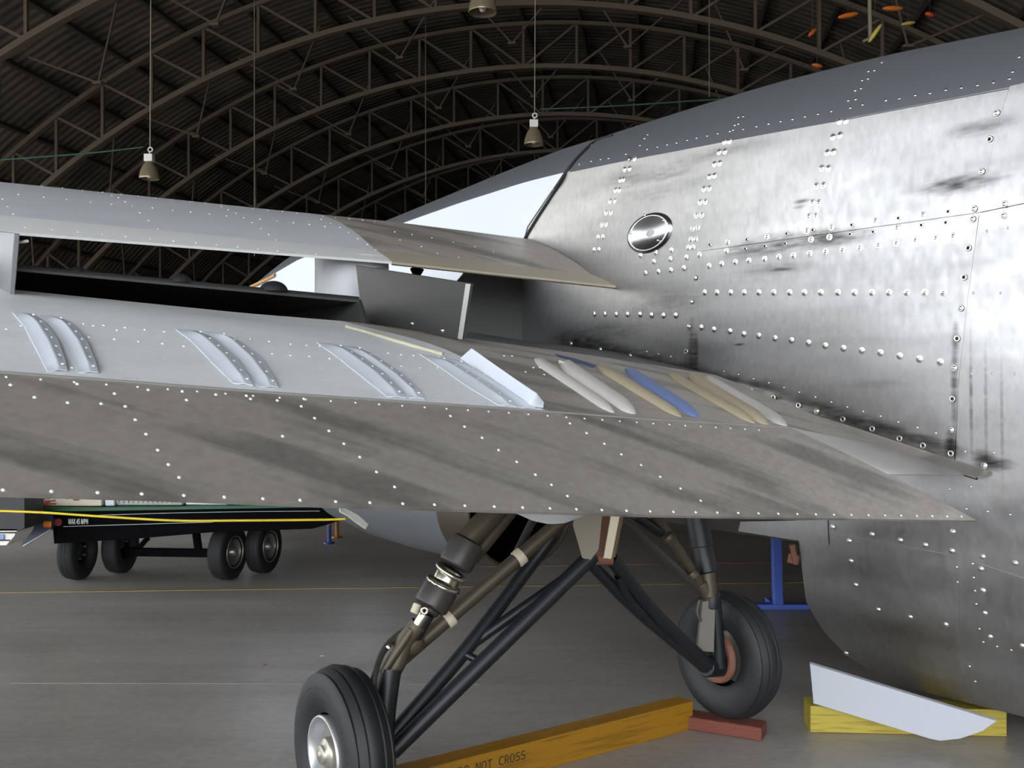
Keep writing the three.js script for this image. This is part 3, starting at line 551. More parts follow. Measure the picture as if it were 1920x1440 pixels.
{
  const rv = [];
  for (const [l, r, k] of [
    [[[42, 588], [66, 615], [86, 648], [107, 697]], [[62, 590], [86, 615], [108, 645], [126, 697]], 1], [[[92, 594], [120, 618], [142, 648], [165, 700]], [[113, 597], [138, 618], [163, 648], [184, 701]], 1],
    [[[350, 620], [380, 642], [415, 675], [455, 722]], [[372, 622], [404, 645], [442, 678], [474, 725]], 1], [[[395, 624], [430, 645], [465, 677], [503, 727]], [[415, 628], [452, 648], [488, 678], [521, 728]], 1],
    [[[612, 645], [655, 673], [698, 705], [742, 746]], [[632, 648], [678, 675], [720, 704], [760, 748]], 1], [[[648, 650], [692, 677], [738, 710], [780, 748]], [[668, 652], [714, 680], [756, 708], [795, 750]], 1],
    [[[805, 668], [850, 695], [897, 726], [950, 762]], [[825, 672], [872, 698], [918, 726], [968, 765]], 1], [[[838, 672], [885, 700], [935, 730], [988, 766]], [[856, 676], [902, 702], [950, 730], [1004, 767]], 0.8],
  ]) rv.push(...guide(l, r, 0.016 * k));
  const dots = [[40, 612], [157, 608], [175, 612], [195, 611], [220, 620], [235, 615], [272, 619], [308, 623], [215, 637], [260, 641], [305, 645], [167, 633], [12, 618], [470, 637], [505, 641], [545, 646], [510, 664], [545, 667], [580, 669], [345, 650], [575, 648], [600, 650], [700, 665], [728, 663], [752, 666], [775, 667], [752, 687], [787, 690], [820, 690], [618, 673], [135, 690]];
  rv.push(...dots.map(([x, y]) => hitB(x, y, 0.001)).filter(Boolean));
  part('rivets', scatter(rivetPlain, rv, () => 0.8), M.paintRivet, flap, { kind: 'stuff' });
  const dull = [[945, 668], [960, 668], [1000, 690], [985, 698], [1020, 703], [1012, 690], [1060, 780], [1100, 783]];
  part('rivets', scatter(rivetPlain, dull.map(([x, y]) => hitB(x, y, 0.001)).filter(Boolean), () => 0.8), M.paintRivet, flap.children[0], { kind: 'stuff' });
  // tall white plate closing the row
  const foot = [[862, 674], [900, 700], [945, 731], [992, 763], [1018, 767]].map(([x, y]) => hitB(x, y, 0.004)).map((h) => h.p);
  const rim = [[884, 653], [925, 682], [965, 710], [1006, 738], [1020, 754]].map(([x, y], i) => { const a = foot[i]; return at(x, y, -a.z - 0.035 + (i === 4 ? 0.03 : 0)); });
  part('guide_plate', sheet(ruled([rim, foot], 24, 4, 0), 0.006), M.white, flap, { label: 'tall white guide plate' });
}
// rounded guide bars on the bare part, pointed at their ends
function guideBar(a, b, w, mat, extra, lift = 1) {
  const n = 26, grid = [];
  const dir = [b[0] - a[0], b[1] - a[1]], L = Math.hypot(...dir), nx = -dir[1] / L, ny = dir[0] / L;
  for (const q of [-1, -0.8, -0.4, 0, 0.4, 0.8, 1]) {
    const row = [];
    for (let i = 0; i < n; i++) {
      const k = i / (n - 1), wide = w * Math.min(1, Math.sqrt(Math.max(0.02, k * 12)), Math.sqrt(Math.max(0.004, (1 - k) * 6)));
      const x = lerp(a[0], b[0], k) + nx * wide * q / 2, y = lerp(a[1], b[1], k) + ny * wide * q / 2;
      const h = hitB(x, y, 0.001 + 0.018 * lift * Math.sqrt(1 - q * q) * (wide / w)); row.push(h ? h.p : row.at(-1).clone());
    }
    grid.push(row);
  }
  part('guide_bar', sheet(grid, 0.002), mat, flap, extra);
}
const paleBar = std({ color: hex('#cfcbc6'), roughness: 0.45 }), woodBar = std({ color: hex('#b5a88e'), roughness: 0.6 });
guideBar([1002, 674], [1152, 774], 15, paleBar, { label: 'off-white guide bar' });
guideBar([1050, 680], [1192, 776], 21, paleBar, { label: 'off-white guide bar' }, 1.3);
guideBar([1120, 687], [1278, 782], 14, woodBar, { label: 'beige guide bar' });
guideBar([1172, 692], [1312, 783], 16, M.blue, { label: 'blue guide bar' });
guideBar([1254, 702], [1416, 794], 12, woodBar, { label: 'beige guide bar' });
guideBar([1290, 704], [1442, 797], 16, woodBar, { label: 'beige guide bar' }, 1.3);
guideBar([1318, 708], [1476, 799], 15, paleBar, { label: 'off-white guide bar' }, 1.3);
part('clip', bar(hitB(1048, 684, 0.012).p, hitB(1060, 688, 0.012).p, 0.03, 0.02), M.steel, flap, { label: 'small bright metal clip' });
// wing root: plate, fillet
{
  const cr = (f) => along([[1480, 801], [1832, 978]], 1, f)[0];
  const a = atT(1480, 801, TH0), cEdge = atT(1480, 801, TH0).lerp(atT(1832, 978, TL), 0.5);
  part('root_plate', sheet(ruled([[a, endHinge.clone()], [cEdge.clone().add(V(0, 0.004, 0)), fusAt(1834, 890)]], 12, 6, 0), 0.004), std({ color: hex('#d2cecb'), roughness: 0.38, metalness: 0.9 }), flap, { label: 'bright metal wing root plate' });
  const up = [[960, 634], [1072, 650], [1183, 673], [1300, 703], [1430, 746], [1600, 800], [1740, 846], [1862, 884]], dn = [[960, 650], [1072, 664], [1183, 688], [1300, 718], [1400, 752], [1600, 815], [1740, 858], [1850, 892]];
  const g = [along(up, 40).map(([x, y]) => fusAt(x, y, 0.007)), along(up, 40).map(([x, y]) => fusAt(x, y + 5, 0.02)), along(dn, 40).map(([x, y]) => fusAt(x, y, 0.075)), along(dn, 40).map(([x, y]) => fusAt(x, y + 3, 0.08))];
  part('root_fillet', sheet(g, 0.004, fusUv), M.dull, fuselage, { label: 'metal fillet strip along the wing root' });
  part('seal_strip', tube(along(dn, 40, 0.5, 1).map(([x, y]) => fusAt(x, y + 4, 0.07)), 0.006, 6, 80), M.seal, fuselage, { label: 'dark seal under the fillet' });
}
{
  const low = []; for (let n = -1; n < 37; n++) { const x = (6 + 93 * n) / (1 + 0.0239 * n); low.push([x, along(lowEdge, 1, frac(lowEdge, x))[0][1] - 7]); }
  const top = []; for (let n = 0; n < 46; n++) { const x = (12 + 66 * n) / (1 + 0.0239 * n * 0.72); if (x < 1440) top.push([x, along(hingeLine, 1, frac(hingeLine, x))[0][1] + 9]); }
  const diag = [[65, 745], [127, 755], [190, 757], [235, 762], [254, 787], [274, 814], [296, 844], [316, 871], [336, 895], [565, 762], [590, 784], [617, 808], [645, 832], [675, 857], [706, 885], [740, 913], [845, 780], [871, 800], [904, 821], [935, 844], [969, 866], [1004, 890], [1034, 909], [1064, 930], [1069, 794], [1100, 812], [1133, 832], [1165, 852], [1202, 872], [1238, 894], [1276, 916], [1314, 939],
    [20, 722], [145, 720], [215, 738], [278, 731], [342, 734], [405, 740], [462, 742], [530, 818], [350, 750], [470, 748], [520, 751], [570, 748]];
  part('rivets', scatter(rivetPlain, [...low, ...diag].map(([x, y]) => hitC(x, y)).filter(Boolean), () => 0.8), M.paintRivet, tail, { kind: 'stuff' });
  part('rivets', scatter(rivetPlain, top.map(([x, y]) => hitC(x, y)).filter(Boolean), () => 0.6), M.paintRivet, tail, { kind: 'stuff' });
  const wire = along(hingeLine, 80).map(([x, y]) => atT(x, y + 1, TH0 + 0.004));
  part('hinge_rod', tube(wire, 0.004, 6, 120), std({ color: hex('#8f8e89'), roughness: 0.5 }), tail);
  part('underside_fairing', sheet(ruled([[[968, 960], [1000, 961], [1030, 962], [1060, 963], [1095, 965]].map(([x, y]) => atT(x, y, -2.6)), [[968, 963], [1000, 977], [1030, 983], [1060, 981], [1095, 967]].map(([x, y]) => atT(x, y, -2.7))], 14, 3, 0), 0.01), M.paint, tail, { label: 'pale rounded fairing under the flap' });
}
{ // rib that closes the outer end of the flap
  const h = atT(...hingeLine[0], TH0), m = atT(...midLine[0], -3.35), b = atT(...backLine[0], -3.9), l = atT(...lowEdge[0], TL).add(V(0, 0.016, 0)), u = b.clone().add(V(0, -0.3, 0));
  part('end_rib', sheet(ruled([[h, m, b], [l, l.clone().lerp(u, 0.55), u]], 14, 4, 0), 0, metres, SDIR.clone().multiplyScalar(0.006)), M.dull, tail);
}
// underside skin that closes the flap from below, and the dark slot
part('flap_underside', sheet(ruled([along(lowEdge, 30, 0, 0.93).map(([x, y]) => atT(x, y, TL).add(V(0, 0.016, 0)).addScaledVector(TDIR, -0.02)), along(backLine, 30).map(([x, y]) => atT(x, y, -3.9).add(V(0, -0.3, 0)).addScaledVector(SDIR, 0))], 24, 6, 0), 0.006), M.skin, plane);
{
  const lipTop = [[-700, 433], [20, 500], [500, 545], [672, 561]], lipLow = [[-700, 474], [25, 547], [458, 591], [690, 612]];
  const top = along(lipTop, 20).map(([x, y]) => atT(x, y, -4.3)), low = along(lipLow, 20).map(([x, y]) => atT(x, y, -3.905).add(V(0, -0.012, 0)));
  const topBack = top.map((p) => p.clone().addScaledVector(TDIR, -2.0).add(V(0, -0.01, 0))), lowBack = low.map((p, i) => topBack[i].clone().add(V(0, -0.3, 0)));
  // an open channel: cover, floor, back and end walls, seen into through the narrow mouth
  var lip = part('slot_lip', sheet(ruled([top, topBack], 24, 3, 0), 0, metres, V(0, -0.015, 0)), M.shadedSlotMetal, plane, { label: 'cover plate of the slot channel in shade-darkened metal' });
  part('channel_floor', sheet(ruled([low, lowBack], 24, 4, 0), 0, metres, V(0, -0.015, 0)), M.shadedSlotMetal, lip);
  part('channel_wall', sheet(ruled([topBack, lowBack], 24, 2, 0), 0, metres, TDIR.clone().multiplyScalar(-0.015)), M.shadedSlotMetal, lip);
  for (const i of [0, 19]) part('channel_end', sheet([[top[i], topBack[i]], [low[i], lowBack[i]]], 0, metres, SDIR.clone().multiplyScalar(i ? 0.015 : -0.015)), M.shadedSlotMetal, lip);
  part('lip_edge', tube(along(lipTop, 20).map(([x, y]) => atT(x, y, -4.31)), 0.012, 8, 60), std({ color: hex('#2c2c2c'), roughness: 0.5 }), lip);
  for (const [x, y, k] of [[145, 508, 0.7], [338, 526, 1], [513, 543, 1.3]]) { const p = atT(x, y + 4, -4.33); part('lip_knob', new THREE.SphereGeometry(0.05 * k, 16, 10, 0, Math.PI * 2, 0, Math.PI / 2).scale(1, 0.75, 1).translate(p.x, p.y, p.z), M.seal, lip); }
  // deck, wall and cover of the dark pocket beside the fuselage
  const S4 = 4.1, walls = [[2.55, 2.28], [3.35, 2.3], [3.6, 2.6], [S4, 2.6]];
  part('slot_wall', sheet([walls.map(([s, h]) => air(s, -5.76, h)), walls.map(([s]) => air(s, -5.76, 1.6))].map((l) => along(l.map((p) => [p.x, p.y, p.z]), 16).map((q) => V(...q))), 0, metres, TDIR.clone().multiplyScalar(-0.02)), M.shadedSlotMetal, plane, { label: 'back wall of the slot in shade-darkened metal' });
  part('slot_side', sheet([[air(2.3, -4.7, 2.26), air(2.3, -5.3, 2.28), air(2.56, -5.75, 2.28)], [air(2.3, -4.7, 1.7), air(2.3, -5.3, 1.7), air(2.56, -5.75, 1.7)]], 0, metres, SDIR.clone().multiplyScalar(0.02)), M.shadedSlotMetal, plane, { label: 'side wall of the slot in shade-darkened metal' });
  const front = along([[690, 610], [860, 632], [1120, 668], [1345, 703]], 12).map(([x, y]) => atT(x, y, -3.905)), mid = along([[690, 602], [860, 619], [1000, 641], [1150, 659]], 12).map(([x, y]) => atT(x, y, -4.77));
  part('slot_deck', sheet(ruled([front, mid, mid.map((p) => p.clone().addScaledVector(TDIR, -1.0).add(V(0, 0.04, 0)))], 16, 4, 0), 0, metres, V(0, -0.015, 0)), M.shadedSlotMetal, plane, { label: 'floor of the slot in shade-darkened metal' });
}
// ribs in the slot
{
  const rib = part('slot_rib', outline([[882, 532], [866, 636], [680, 602], [668, 498]].map(([x, y]) => atS(x, y, 2.107)), SDIR.clone().multiplyScalar(0.012)), M.shadedRibMetal, plane, { label: 'metal slot rib darkened for shade beside the pocket' });
  part('rib_light_edge', sheet([[[873, 532], [882, 532.5]], [[858, 635], [866, 636.5]]].map((l) => l.map(([x, y]) => atS(x, y, 2.104))), 0.002), std({ color: hex('#c9c9c6'), roughness: 0.4, metalness: 0.5 }), rib);  // pale strip painted for the light along the front of the rib
  const p = [0, 1].map((k) => at(660, k ? 575 : 484, 5.45));
  const g = new THREE.CylinderGeometry(0.2, 0.2, p[0].y - p[1].y, 40, 1).translate(p[0].x, (p[0].y + p[1].y) / 2, p[0].z);
  part('rib_nose', g, std({ color: hex('#b9bbbd'), roughness: 0.5 }), rib, { label: 'pale rounded rib nose' });
  part('rivets', scatter(rivetPlain, [[773, 607], [830, 620]].map(([x, y]) => ({ p: atS(x, y, 2.105), n: SDIR.clone().negate() })), () => 1.8), M.rivet, rib, { kind: 'stuff' });
  part('slot_rib', outline([[28, 438], [17, 569], [-120, 552], [-120, 420]].map(([x, y]) => atS(x, y, 0.43)), SDIR.clone().multiplyScalar(0.012)), std({ color: hex('#8d8f92'), roughness: 0.45, metalness: 0.3 }), plane, { label: 'grey slot rib at the outer end' });
  part('pin', rod(atS(28, 455, 0.44), at(52, 452, 3.2), 0.005), M.offwhite, plane, { label: 'thin pale pin' });
}

// --- nacelle behind the wheels
{
  const c = air(3.05, -4.5, 0.985), q = new THREE.Quaternion().setFromUnitVectors(V(0, 1, 0), TDIR.clone().negate());
  const turn = (prof, n = 40) => new THREE.LatheGeometry(prof.map((a) => new THREE.Vector2(...a)), n).applyQuaternion(q).translate(c.x, c.y, c.z);
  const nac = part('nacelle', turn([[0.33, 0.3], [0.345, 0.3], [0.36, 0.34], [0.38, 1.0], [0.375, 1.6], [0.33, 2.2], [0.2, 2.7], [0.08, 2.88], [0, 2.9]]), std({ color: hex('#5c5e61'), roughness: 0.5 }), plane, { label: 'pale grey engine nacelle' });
  part('exhaust_nozzle', turn([[0, 0.32], [0.30, 0.32], [0.325, 0.02], [0.335, 0], [0.348, 0.01], [0.358, 0.33]]), M.nozzle, nac, { label: 'dark brown exhaust nozzle' });
  part('exhaust_core', turn([[0, 0.05], [0.08, 0.1], [0.17, 0.3]]), M.deepBlack, nac);
  part('exhaust_liner', turn([[0, 0.3], [0.28, 0.3], [0.31, 0.05]]), M.deepBlack, nac);
}

// --- landing gear
const gear = folder('landing_gear', plane);
const gp = (x, y, d) => at(x, y, d);
const strut = (pts, r, mat, name = 'strut', extra) => part(name, pts.length > 2 ? tube(pts.map((p) => gp(...p)), r, 12) : rod(gp(...pts[0]), gp(...pts[1]), r, r, 14), mat, gear, extra);
// left leg
strut([[1112, 1040, 4.12], [733, 1411, 3.78]], 0.034, M.gearDark);
strut([[1035, 1005, 4.25], [990, 1065, 4.2], [868, 1225, 4.0], [728, 1386, 3.82]], 0.03, M.gearDark);
strut([[1092, 1062, 4.16], [870, 1218, 4.02]], 0.022, M.gearDark);
strut([[858, 1220, 4.0], [912, 1246, 3.96]], 0.016, M.gearDark);
strut([[1062, 968, 4.16], [752, 1236, 3.9]], 0.03, M.gearBrown, 'drag_brace', { label: 'brown drag brace' });
strut([[985, 1020, 4.3], [970, 1042, 4.2], [836, 1150, 3.98]], 0.015, M.gearBody, 'hydraulic_line');
strut([[1005, 965, 4.3], [985, 1005, 4.25], [968, 1040, 4.2]], 0.018, M.gearBody, 'hydraulic_line');
for (const [x, y, d] of [[974, 1045, 4.086], [842, 1160, 3.975]]) { const a = gp(x - 7, y + 6, d - 0.006), b = gp(x + 7, y - 6, d + 0.006); part('clamp', rod(a, b, 0.037), M.cream, gear, { label: 'cream coloured clamp' }); }
strut([[945, 940, 4.0], [868, 1020, 3.92]], 0.047, M.gearBrown, 'upper_tube', { label: 'olive brown upper tube' });
strut([[960, 955, 4.08], [885, 1048, 3.99]], 0.03, M.gearBrown, 'upper_tube');
strut([[879, 1013, 3.93], [852, 1062, 3.9]], 0.069, M.gearBody, 'shock_absorber');
strut([[848, 1069, 3.9], [843, 1077, 3.9]], 0.069, M.steel, 'collar', { label: 'bright steel collar' });
strut([[846, 1070, 3.9], [832, 1096, 3.88]], 0.052, M.steel, 'piston', { label: 'bright steel piston' });
strut([[833, 1091, 3.88], [829, 1099, 3.88]], 0.073, M.steel, 'collar', { label: 'bright steel collar' });
strut([[830, 1097, 3.88], [805, 1140, 3.85]], 0.07, M.gearBody, 'shock_absorber');
strut([[806, 1138, 3.85], [800, 1150, 3.84]], 0.045, M.gearBody, 'shock_absorber');
strut([[783, 1132, 3.8], [776, 1150, 3.79]], 0.016, M.cream, 'valve', { label: 'cream valve' });
strut([[797, 1150, 3.82], [783, 1172, 3.82]], 0.02, M.steel, 'fork_pin', { label: 'bright steel pin' });
strut([[803, 1150, 3.84], [776, 1195, 3.84]], 0.028, M.gearDark, 'fork');
part('valve_ring', new THREE.TorusGeometry(0.011, 0.006, 8, 18).translate(...gp(796, 1145, 3.77).toArray()), M.steel, gear);
strut([[786, 1170, 3.84], [762, 1200, 3.84], [745, 1240, 3.83], [730, 1268, 3.81]], 0.036, M.gearBrown, 'knuckle', { label: 'brown forged knuckle' });
part('knuckle', new THREE.SphereGeometry(0.055, 18, 12).scale(1.15, 0.9, 0.8).translate(...gp(766, 1206, 3.86).toArray()), M.gearBrown, gear);
strut([[772, 1180, 3.82], [716, 1262, 3.78]], 0.018, M.gearBrown, 'link');
strut([[732, 1256, 3.8], [722, 1330, 3.76], [716, 1415, 3.74]], 0.042, M.gearDark, 'axle_leg');
strut([[816, 1150, 3.92], [745, 1192, 3.86], [718, 1222, 3.8], [702, 1268, 3.72], [700, 1310, 3.7]], 0.013, M.gearBody, 'hose', { label: 'black hose' });
strut([[724, 1210, 3.82], [731, 1216, 3.82]], 0.017, M.steel, 'hose_fitting', { label: 'small bright hose fitting' });
// centre bracket
{
  const u = [[1080, 955], [1075, 985], [1092, 1045], [1105, 1052], [1122, 1030], [1130, 955]].map(([x, y]) => gp(x, y, 4.08));
  part('bracket_plate', outline(u, V(0, 0, -0.02)), std({ color: hex('#6f6757'), roughness: 0.55 }), gear, { label: 'pale gear bracket plate' });
  part('bracket_channel', outline([[1124, 955], [1117, 1040], [1108, 1046], [1138, 1048], [1148, 955]].map(([x, y]) => gp(x, y, 4.12)), V(0, 0, -0.02)), M.rust, gear, { label: 'rusty bracket channel' });
  part('bracket_channel', outline([[1148, 955], [1132, 1046], [1146, 1048], [1164, 955]].map(([x, y]) => gp(x, y, 4.07)), V(0, 0, -0.03)), std({ color: hex('#8f8672'), roughness: 0.35, metalness: 0.5 }), gear, { label: 'pale bracket channel' });
  strut([[1164, 955, 4.1], [1146, 1044, 4.1]], 0.018, M.bracket, 'bracket_rib');
  strut([[1100, 1046, 4.14], [1150, 1046, 4.14]], 0.03, M.rust, 'pivot', { label: 'rusty pivot pin' });
}
// right leg
strut([[1104, 1052, 4.16], [1190, 1140, 4.32], [1322, 1252, 4.58]], 0.027, M.gearDark);
strut([[1146, 1046, 4.16], [1222, 1144, 4.34], [1328, 1246, 4.56]], 0.029, M.gearDark);
strut([[1160, 1080, 4.2], [1178, 1120, 4.26], [1206, 1152, 4.32]], 0.02, M.gearDark);
strut([[1168, 975, 4.3], [1320, 1112, 4.56]], 0.02, M.gearBody, 'drag_brace');
strut([[1225, 960, 4.35], [1252, 1000, 4.42], [1312, 1092, 4.54]], 0.023, M.gearBrown, 'drag_brace', { label: 'brown drag brace' });
strut([[1190, 965, 4.3], [1240, 1000, 4.4]], 0.022, M.gearDark, 'strut');
strut([[1250, 1004, 4.38], [1258, 1011, 4.38]], 0.029, M.gearBrown, 'clamp');
strut([[1294, 1072, 4.5], [1304, 1082, 4.5]], 0.029, M.gearBrown, 'clamp');
strut([[1300, 940, 4.6], [1316, 1026, 4.58]], 0.054, M.gearBlack, 'shock_absorber');
strut([[1315, 1022, 4.58], [1328, 1074, 4.56]], 0.048, M.gearBlack, 'shock_absorber');
strut([[1326, 1072, 4.56], [1332, 1120, 4.55]], 0.034, M.gearBrown, 'knuckle', { label: 'brown forged knuckle' });
strut([[1314, 1092, 4.54], [1336, 1128, 4.56]], 0.03, M.gearBrown, 'link');
part('axle_leg', outline([[1318, 1128], [1341, 1126], [1338, 1222], [1308, 1220]].map(([x, y]) => gp(x, y, 4.53)), V(0, 0, -0.04)), std({ color: hex('#5f5b53'), roughness: 0.5, metalness: 0.3 }), gear, { label: 'grey metal axle leg' });
strut([[1340, 1128, 4.58], [1350, 1252, 4.6]], 0.03, M.gearDark, 'axle_leg');
strut([[1322, 1250, 4.58], [1352, 1248, 4.66]], 0.05, M.gearDark, 'axle');
strut([[1335, 1110, 4.56], [1335, 1140, 4.56]], 0.04, M.gearDark, 'knuckle');
part('brake_line', tube([[1312, 1125], [1308, 1150], [1314, 1165]].map(([x, y]) => gp(x, y, 4.5)), 0.008, 8), M.gearBody, gear);

// --- wheels
const lathe = (prof, n = 64) => new THREE.LatheGeometry(prof.map((a) => new THREE.Vector2(...a)), n).rotateZ(-Math.PI / 2);
function wheel(parent, centre, R, outward, brake) {
  const g = folder('wheel', parent); g.position.copy(centre).sub(base); g.rotation.y = TH; baseOf.set(g, V(0, 0, 0));
  const w = 0.088, k = R / 0.3, tire = [];
  const tread = [[0.14, -0.055], [0.17, -0.078], [0.215, -w], [0.255, -0.083], [0.278, -0.068], [0.279, -0.063], [0.272, -0.061], [0.279, -0.058], [0.292, -0.034], [0.2925, -0.030], [0.283, -0.027], [0.2935, -0.024], [0.3, 0], [0.2935, 0.024], [0.283, 0.027], [0.2925, 0.030], [0.292, 0.034], [0.279, 0.058], [0.272, 0.061], [0.279, 0.063], [0.278, 0.068], [0.255, 0.083], [0.215, w], [0.17, 0.078], [0.14, 0.055]];
  part('tire', lathe(tread.map(([r, x]) => [r * k, x * k]), 96), M.rubber, g);
  const ribs = []; for (let i = 0; i < 72; i++) for (const s of [-1, 1]) { const a = i / 72 * Math.PI * 2, b = a + 0.07; ribs.push(rod(V(s * 0.0865 * k, Math.sin(a) * 0.228 * k, Math.cos(a) * 0.228 * k), V(s * 0.076 * k, Math.sin(b) * 0.262 * k, Math.cos(b) * 0.262 * k), 0.0022, 0.0022, 5)); }
  part('sidewall_ribs', clean(ribs), M.rubber, g, { kind: 'stuff' });
  for (const s of [outward]) {
    part('rim', lathe([[0.108, 0.02], [0.118, 0.06], [0.124, 0.078], [0.132, 0.08], [0.136, 0.07], [0.13, 0.04]].map(([r, x]) => [r * k, x * k * -s]), 48), M.rim, g, { label: 'silver wheel rim' });
    part('rim', lathe([[0.02, 0.01], [0.09, 0.02], [0.115, 0.03]].map(([r, x]) => [r * k, x * k * -s]), 48), std({ color: hex('#8d8a83'), roughness: 0.5, metalness: 0.5 }), g);
    for (let i = 0; i < 3; i++) { const a = 1.25 + i * 2.094, q = new THREE.CylinderGeometry(0.02, 0.02, 0.004, 16).scale(0.8, 1, 1.5).rotateZ(Math.PI / 2).rotateX(0).translate(-s * -0.029 * k * -1, Math.sin(a) * 0.075, Math.cos(a) * 0.075); part('rim_hole', q.translate(s * 0.002 - 0, 0, 0), M.hole, g); }
    part('hub', lathe([[0, 0.094], [0.012, 0.094], [0.013, 0.088], [0.03, 0.088], [0.034, 0.082], [0.034, 0.075], [0.05, 0.068], [0.056, 0.06], [0.056, 0.02]].map(([r, x]) => [r * k, x * k * -s]), 36), std({ color: hex('#a19c90'), roughness: 0.4, metalness: 0.7 }), g, { label: 'pale metal hub' });
  }
  if (brake) {
    part('brake_ring', lathe([[0.085, -0.07], [0.09, -0.094], [0.118, -0.094], [0.124, -0.07]].map(([r, x]) => [r, x]), 48), M.rust, g, { label: 'rust brown brake ring' });
    part('brake_drum', lathe([[0, -0.075], [0.09, -0.075], [0.095, -0.05]].map(([r, x]) => [r, x]), 40), M.gearDark, g);
    part('brake_hub', lathe([[0, -0.13], [0.035, -0.125], [0.045, -0.07]].map(([r, x]) => [r, x]), 28), M.gearDark, g);
  }
  return g;
}
{
  // the profile's height runs along -x after turning: -1 looks outward for the near wheel
  wheel(plane, air(1.50, -3.39, 0.308), 0.308, 1, false);
  wheel(plane, air(3.47, -3.39, 0.366), 0.3, -1, true);
}
// --- white skid under the hull
{
  const p = [[1519, 1245, 4.66], [1868, 1352, 4.38], [1842, 1370, 4.40], [1800, 1385, 4.43], [1762, 1389, 4.46], [1742, 1384, 4.48], [1526, 1318, 4.66]].map((q) => at(...q));
  part('skid', outline(p, V(0.008, 0, -0.03)), std({ color: hex('#a5a8ae'), roughness: 0.5 }), plane, { label: 'white skid plate under the hull' });
}

// ------------------------------------------------------------------ things on the floor
{
  const a = onFloor(1152, 1408), b = onFloor(1300, 1367.5), dir = b.clone().sub(a).normalize(), back = V(dir.z, 0, -dir.x); if (back.z > 0) back.negate();
  const p0 = a.clone().addScaledVector(dir, -1.12), p1 = b.clone(), mid = p0.clone().add(p1).multiplyScalar(0.5).addScaledVector(back, 0.05); mid.y = 0;
  const L = p0.distanceTo(p1), beam = thing('barrier_beam', 'yellow timber beam with black stencilled words lying behind the near wheel', 'beam', mid);
  const ang = Math.atan2(-dir.z, dir.x), g = new RoundedBoxGeometry(L, 0.135, 0.1, 2, 0.006).rotateY(ang).translate(mid.x, 0.0675, mid.z);
  part('timber', g, M.yellow, beam);
  const font = await new FontLoader().loadAsync('fonts/droid/droid_sans_mono_regular.typeface.json').catch(() => null);
  const ft = font ?? await new FontLoader().loadAsync('fonts/droid/droid_sans_bold.typeface.json');
  const tx = new TextGeometry('DO NOT CROSS', { font: ft, size: 0.036, depth: 0.001, curveSegments: 3 }); tx.computeBoundingBox(); const wtx = tx.boundingBox.max.x;
  const left = 858, right = 985, pL = onFloor(left, 1470), f = mid.clone().addScaledVector(back, -0.051);
  const where = (x) => { const u = (x - 960) / F; const k = (u * -f.z - f.x) / (dir.x + u * dir.z); return k; };
  const k0 = where(left), k1 = where(right); tx.scale((k1 - k0) / wtx, 1, 1).rotateY(ang);
  const o = f.clone().addScaledVector(dir, k0); part('lettering', tx.translate(o.x, 0.07, o.z), M.ink, beam);
  var bold = await new FontLoader().loadAsync('fonts/droid/droid_sans_bold.typeface.json');
}
{
  const a = onFloor(1284, 1369), b = onFloor(1428, 1391), dir = b.clone().sub(a), L = dir.length(); dir.normalize(); const back = V(dir.z, 0, -dir.x); if (back.z > 0) back.negate();
  const c = a.clone().add(b).multiplyScalar(0.5).addScaledVector(back, 0.06);
  const g = new RoundedBoxGeometry(L, 0.062, 0.12, 3, 0.008); const p = g.attributes.position; for (let i = 0; i < p.count; i++) p.setY(i, p.getY(i) + 0.002 * Math.sin(p.getX(i) * 31));
  solo('chock_block', g.rotateY(Math.atan2(-dir.z, dir.x)).translate(c.x, 0.033, c.z), M.brick, 'worn red block under the far dark aircraft wheel', 'block');
}
{
  const a = onFloor(1523, 1376), b = onFloor(1893, 1384), c = a.clone().add(b).multiplyScalar(0.5), dir = b.clone().sub(a).normalize();
  const L = a.distanceTo(b); c.z -= 0.085;
  solo('support_block', new RoundedBoxGeometry(L, 0.126, 0.14, 2, 0.005).rotateY(Math.atan2(-dir.z, dir.x)).translate(c.x, 0.064, c.z), M.lime, 'bright yellow block on the floor behind the white skid', 'block');
}
for (const [x, y, c, l] of [[497, 1247, '#b5473a', 'tiny red paper scrap on the bare floor'], [604, 1230, '#d8c9a2', 'tiny cream paper scrap on the bare floor']]) { const p = onFloor(x, y); solo('paper_scrap', new RoundedBoxGeometry(0.02, 0.004, 0.014, 1, 0.001).rotateY(0.5).translate(p.x, 0.002, p.z), std({ color: hex(c), roughness: 0.7 }), l, 'litter'); }
{ // blue stand
  const p = onFloor(1460, 1141), st = thing('blue_stand', 'blue metal stand with upright post on a flat foot', 'stand', V(p.x, 0, p.z)), bm = std({ color: hex('#4e68bd'), roughness: 0.45 });
  part('post', bar(V(p.x - 0.005, 0.02, p.z), V(p.x - 0.025, 0.7, p.z), 0.068, 0.068, V(0, 0, 1)), bm, st);
  part('foot', bar(V(p.x - 0.2, 0.02, p.z), V(p.x + 0.215, 0.02, p.z), 0.09, 0.036), bm, st);
  part('foot', bar(V(p.x - 0.005, 0.02, p.z - 0.22), V(p.x - 0.005, 0.02, p.z + 0.03), 0.08, 0.034), bm, st);
}
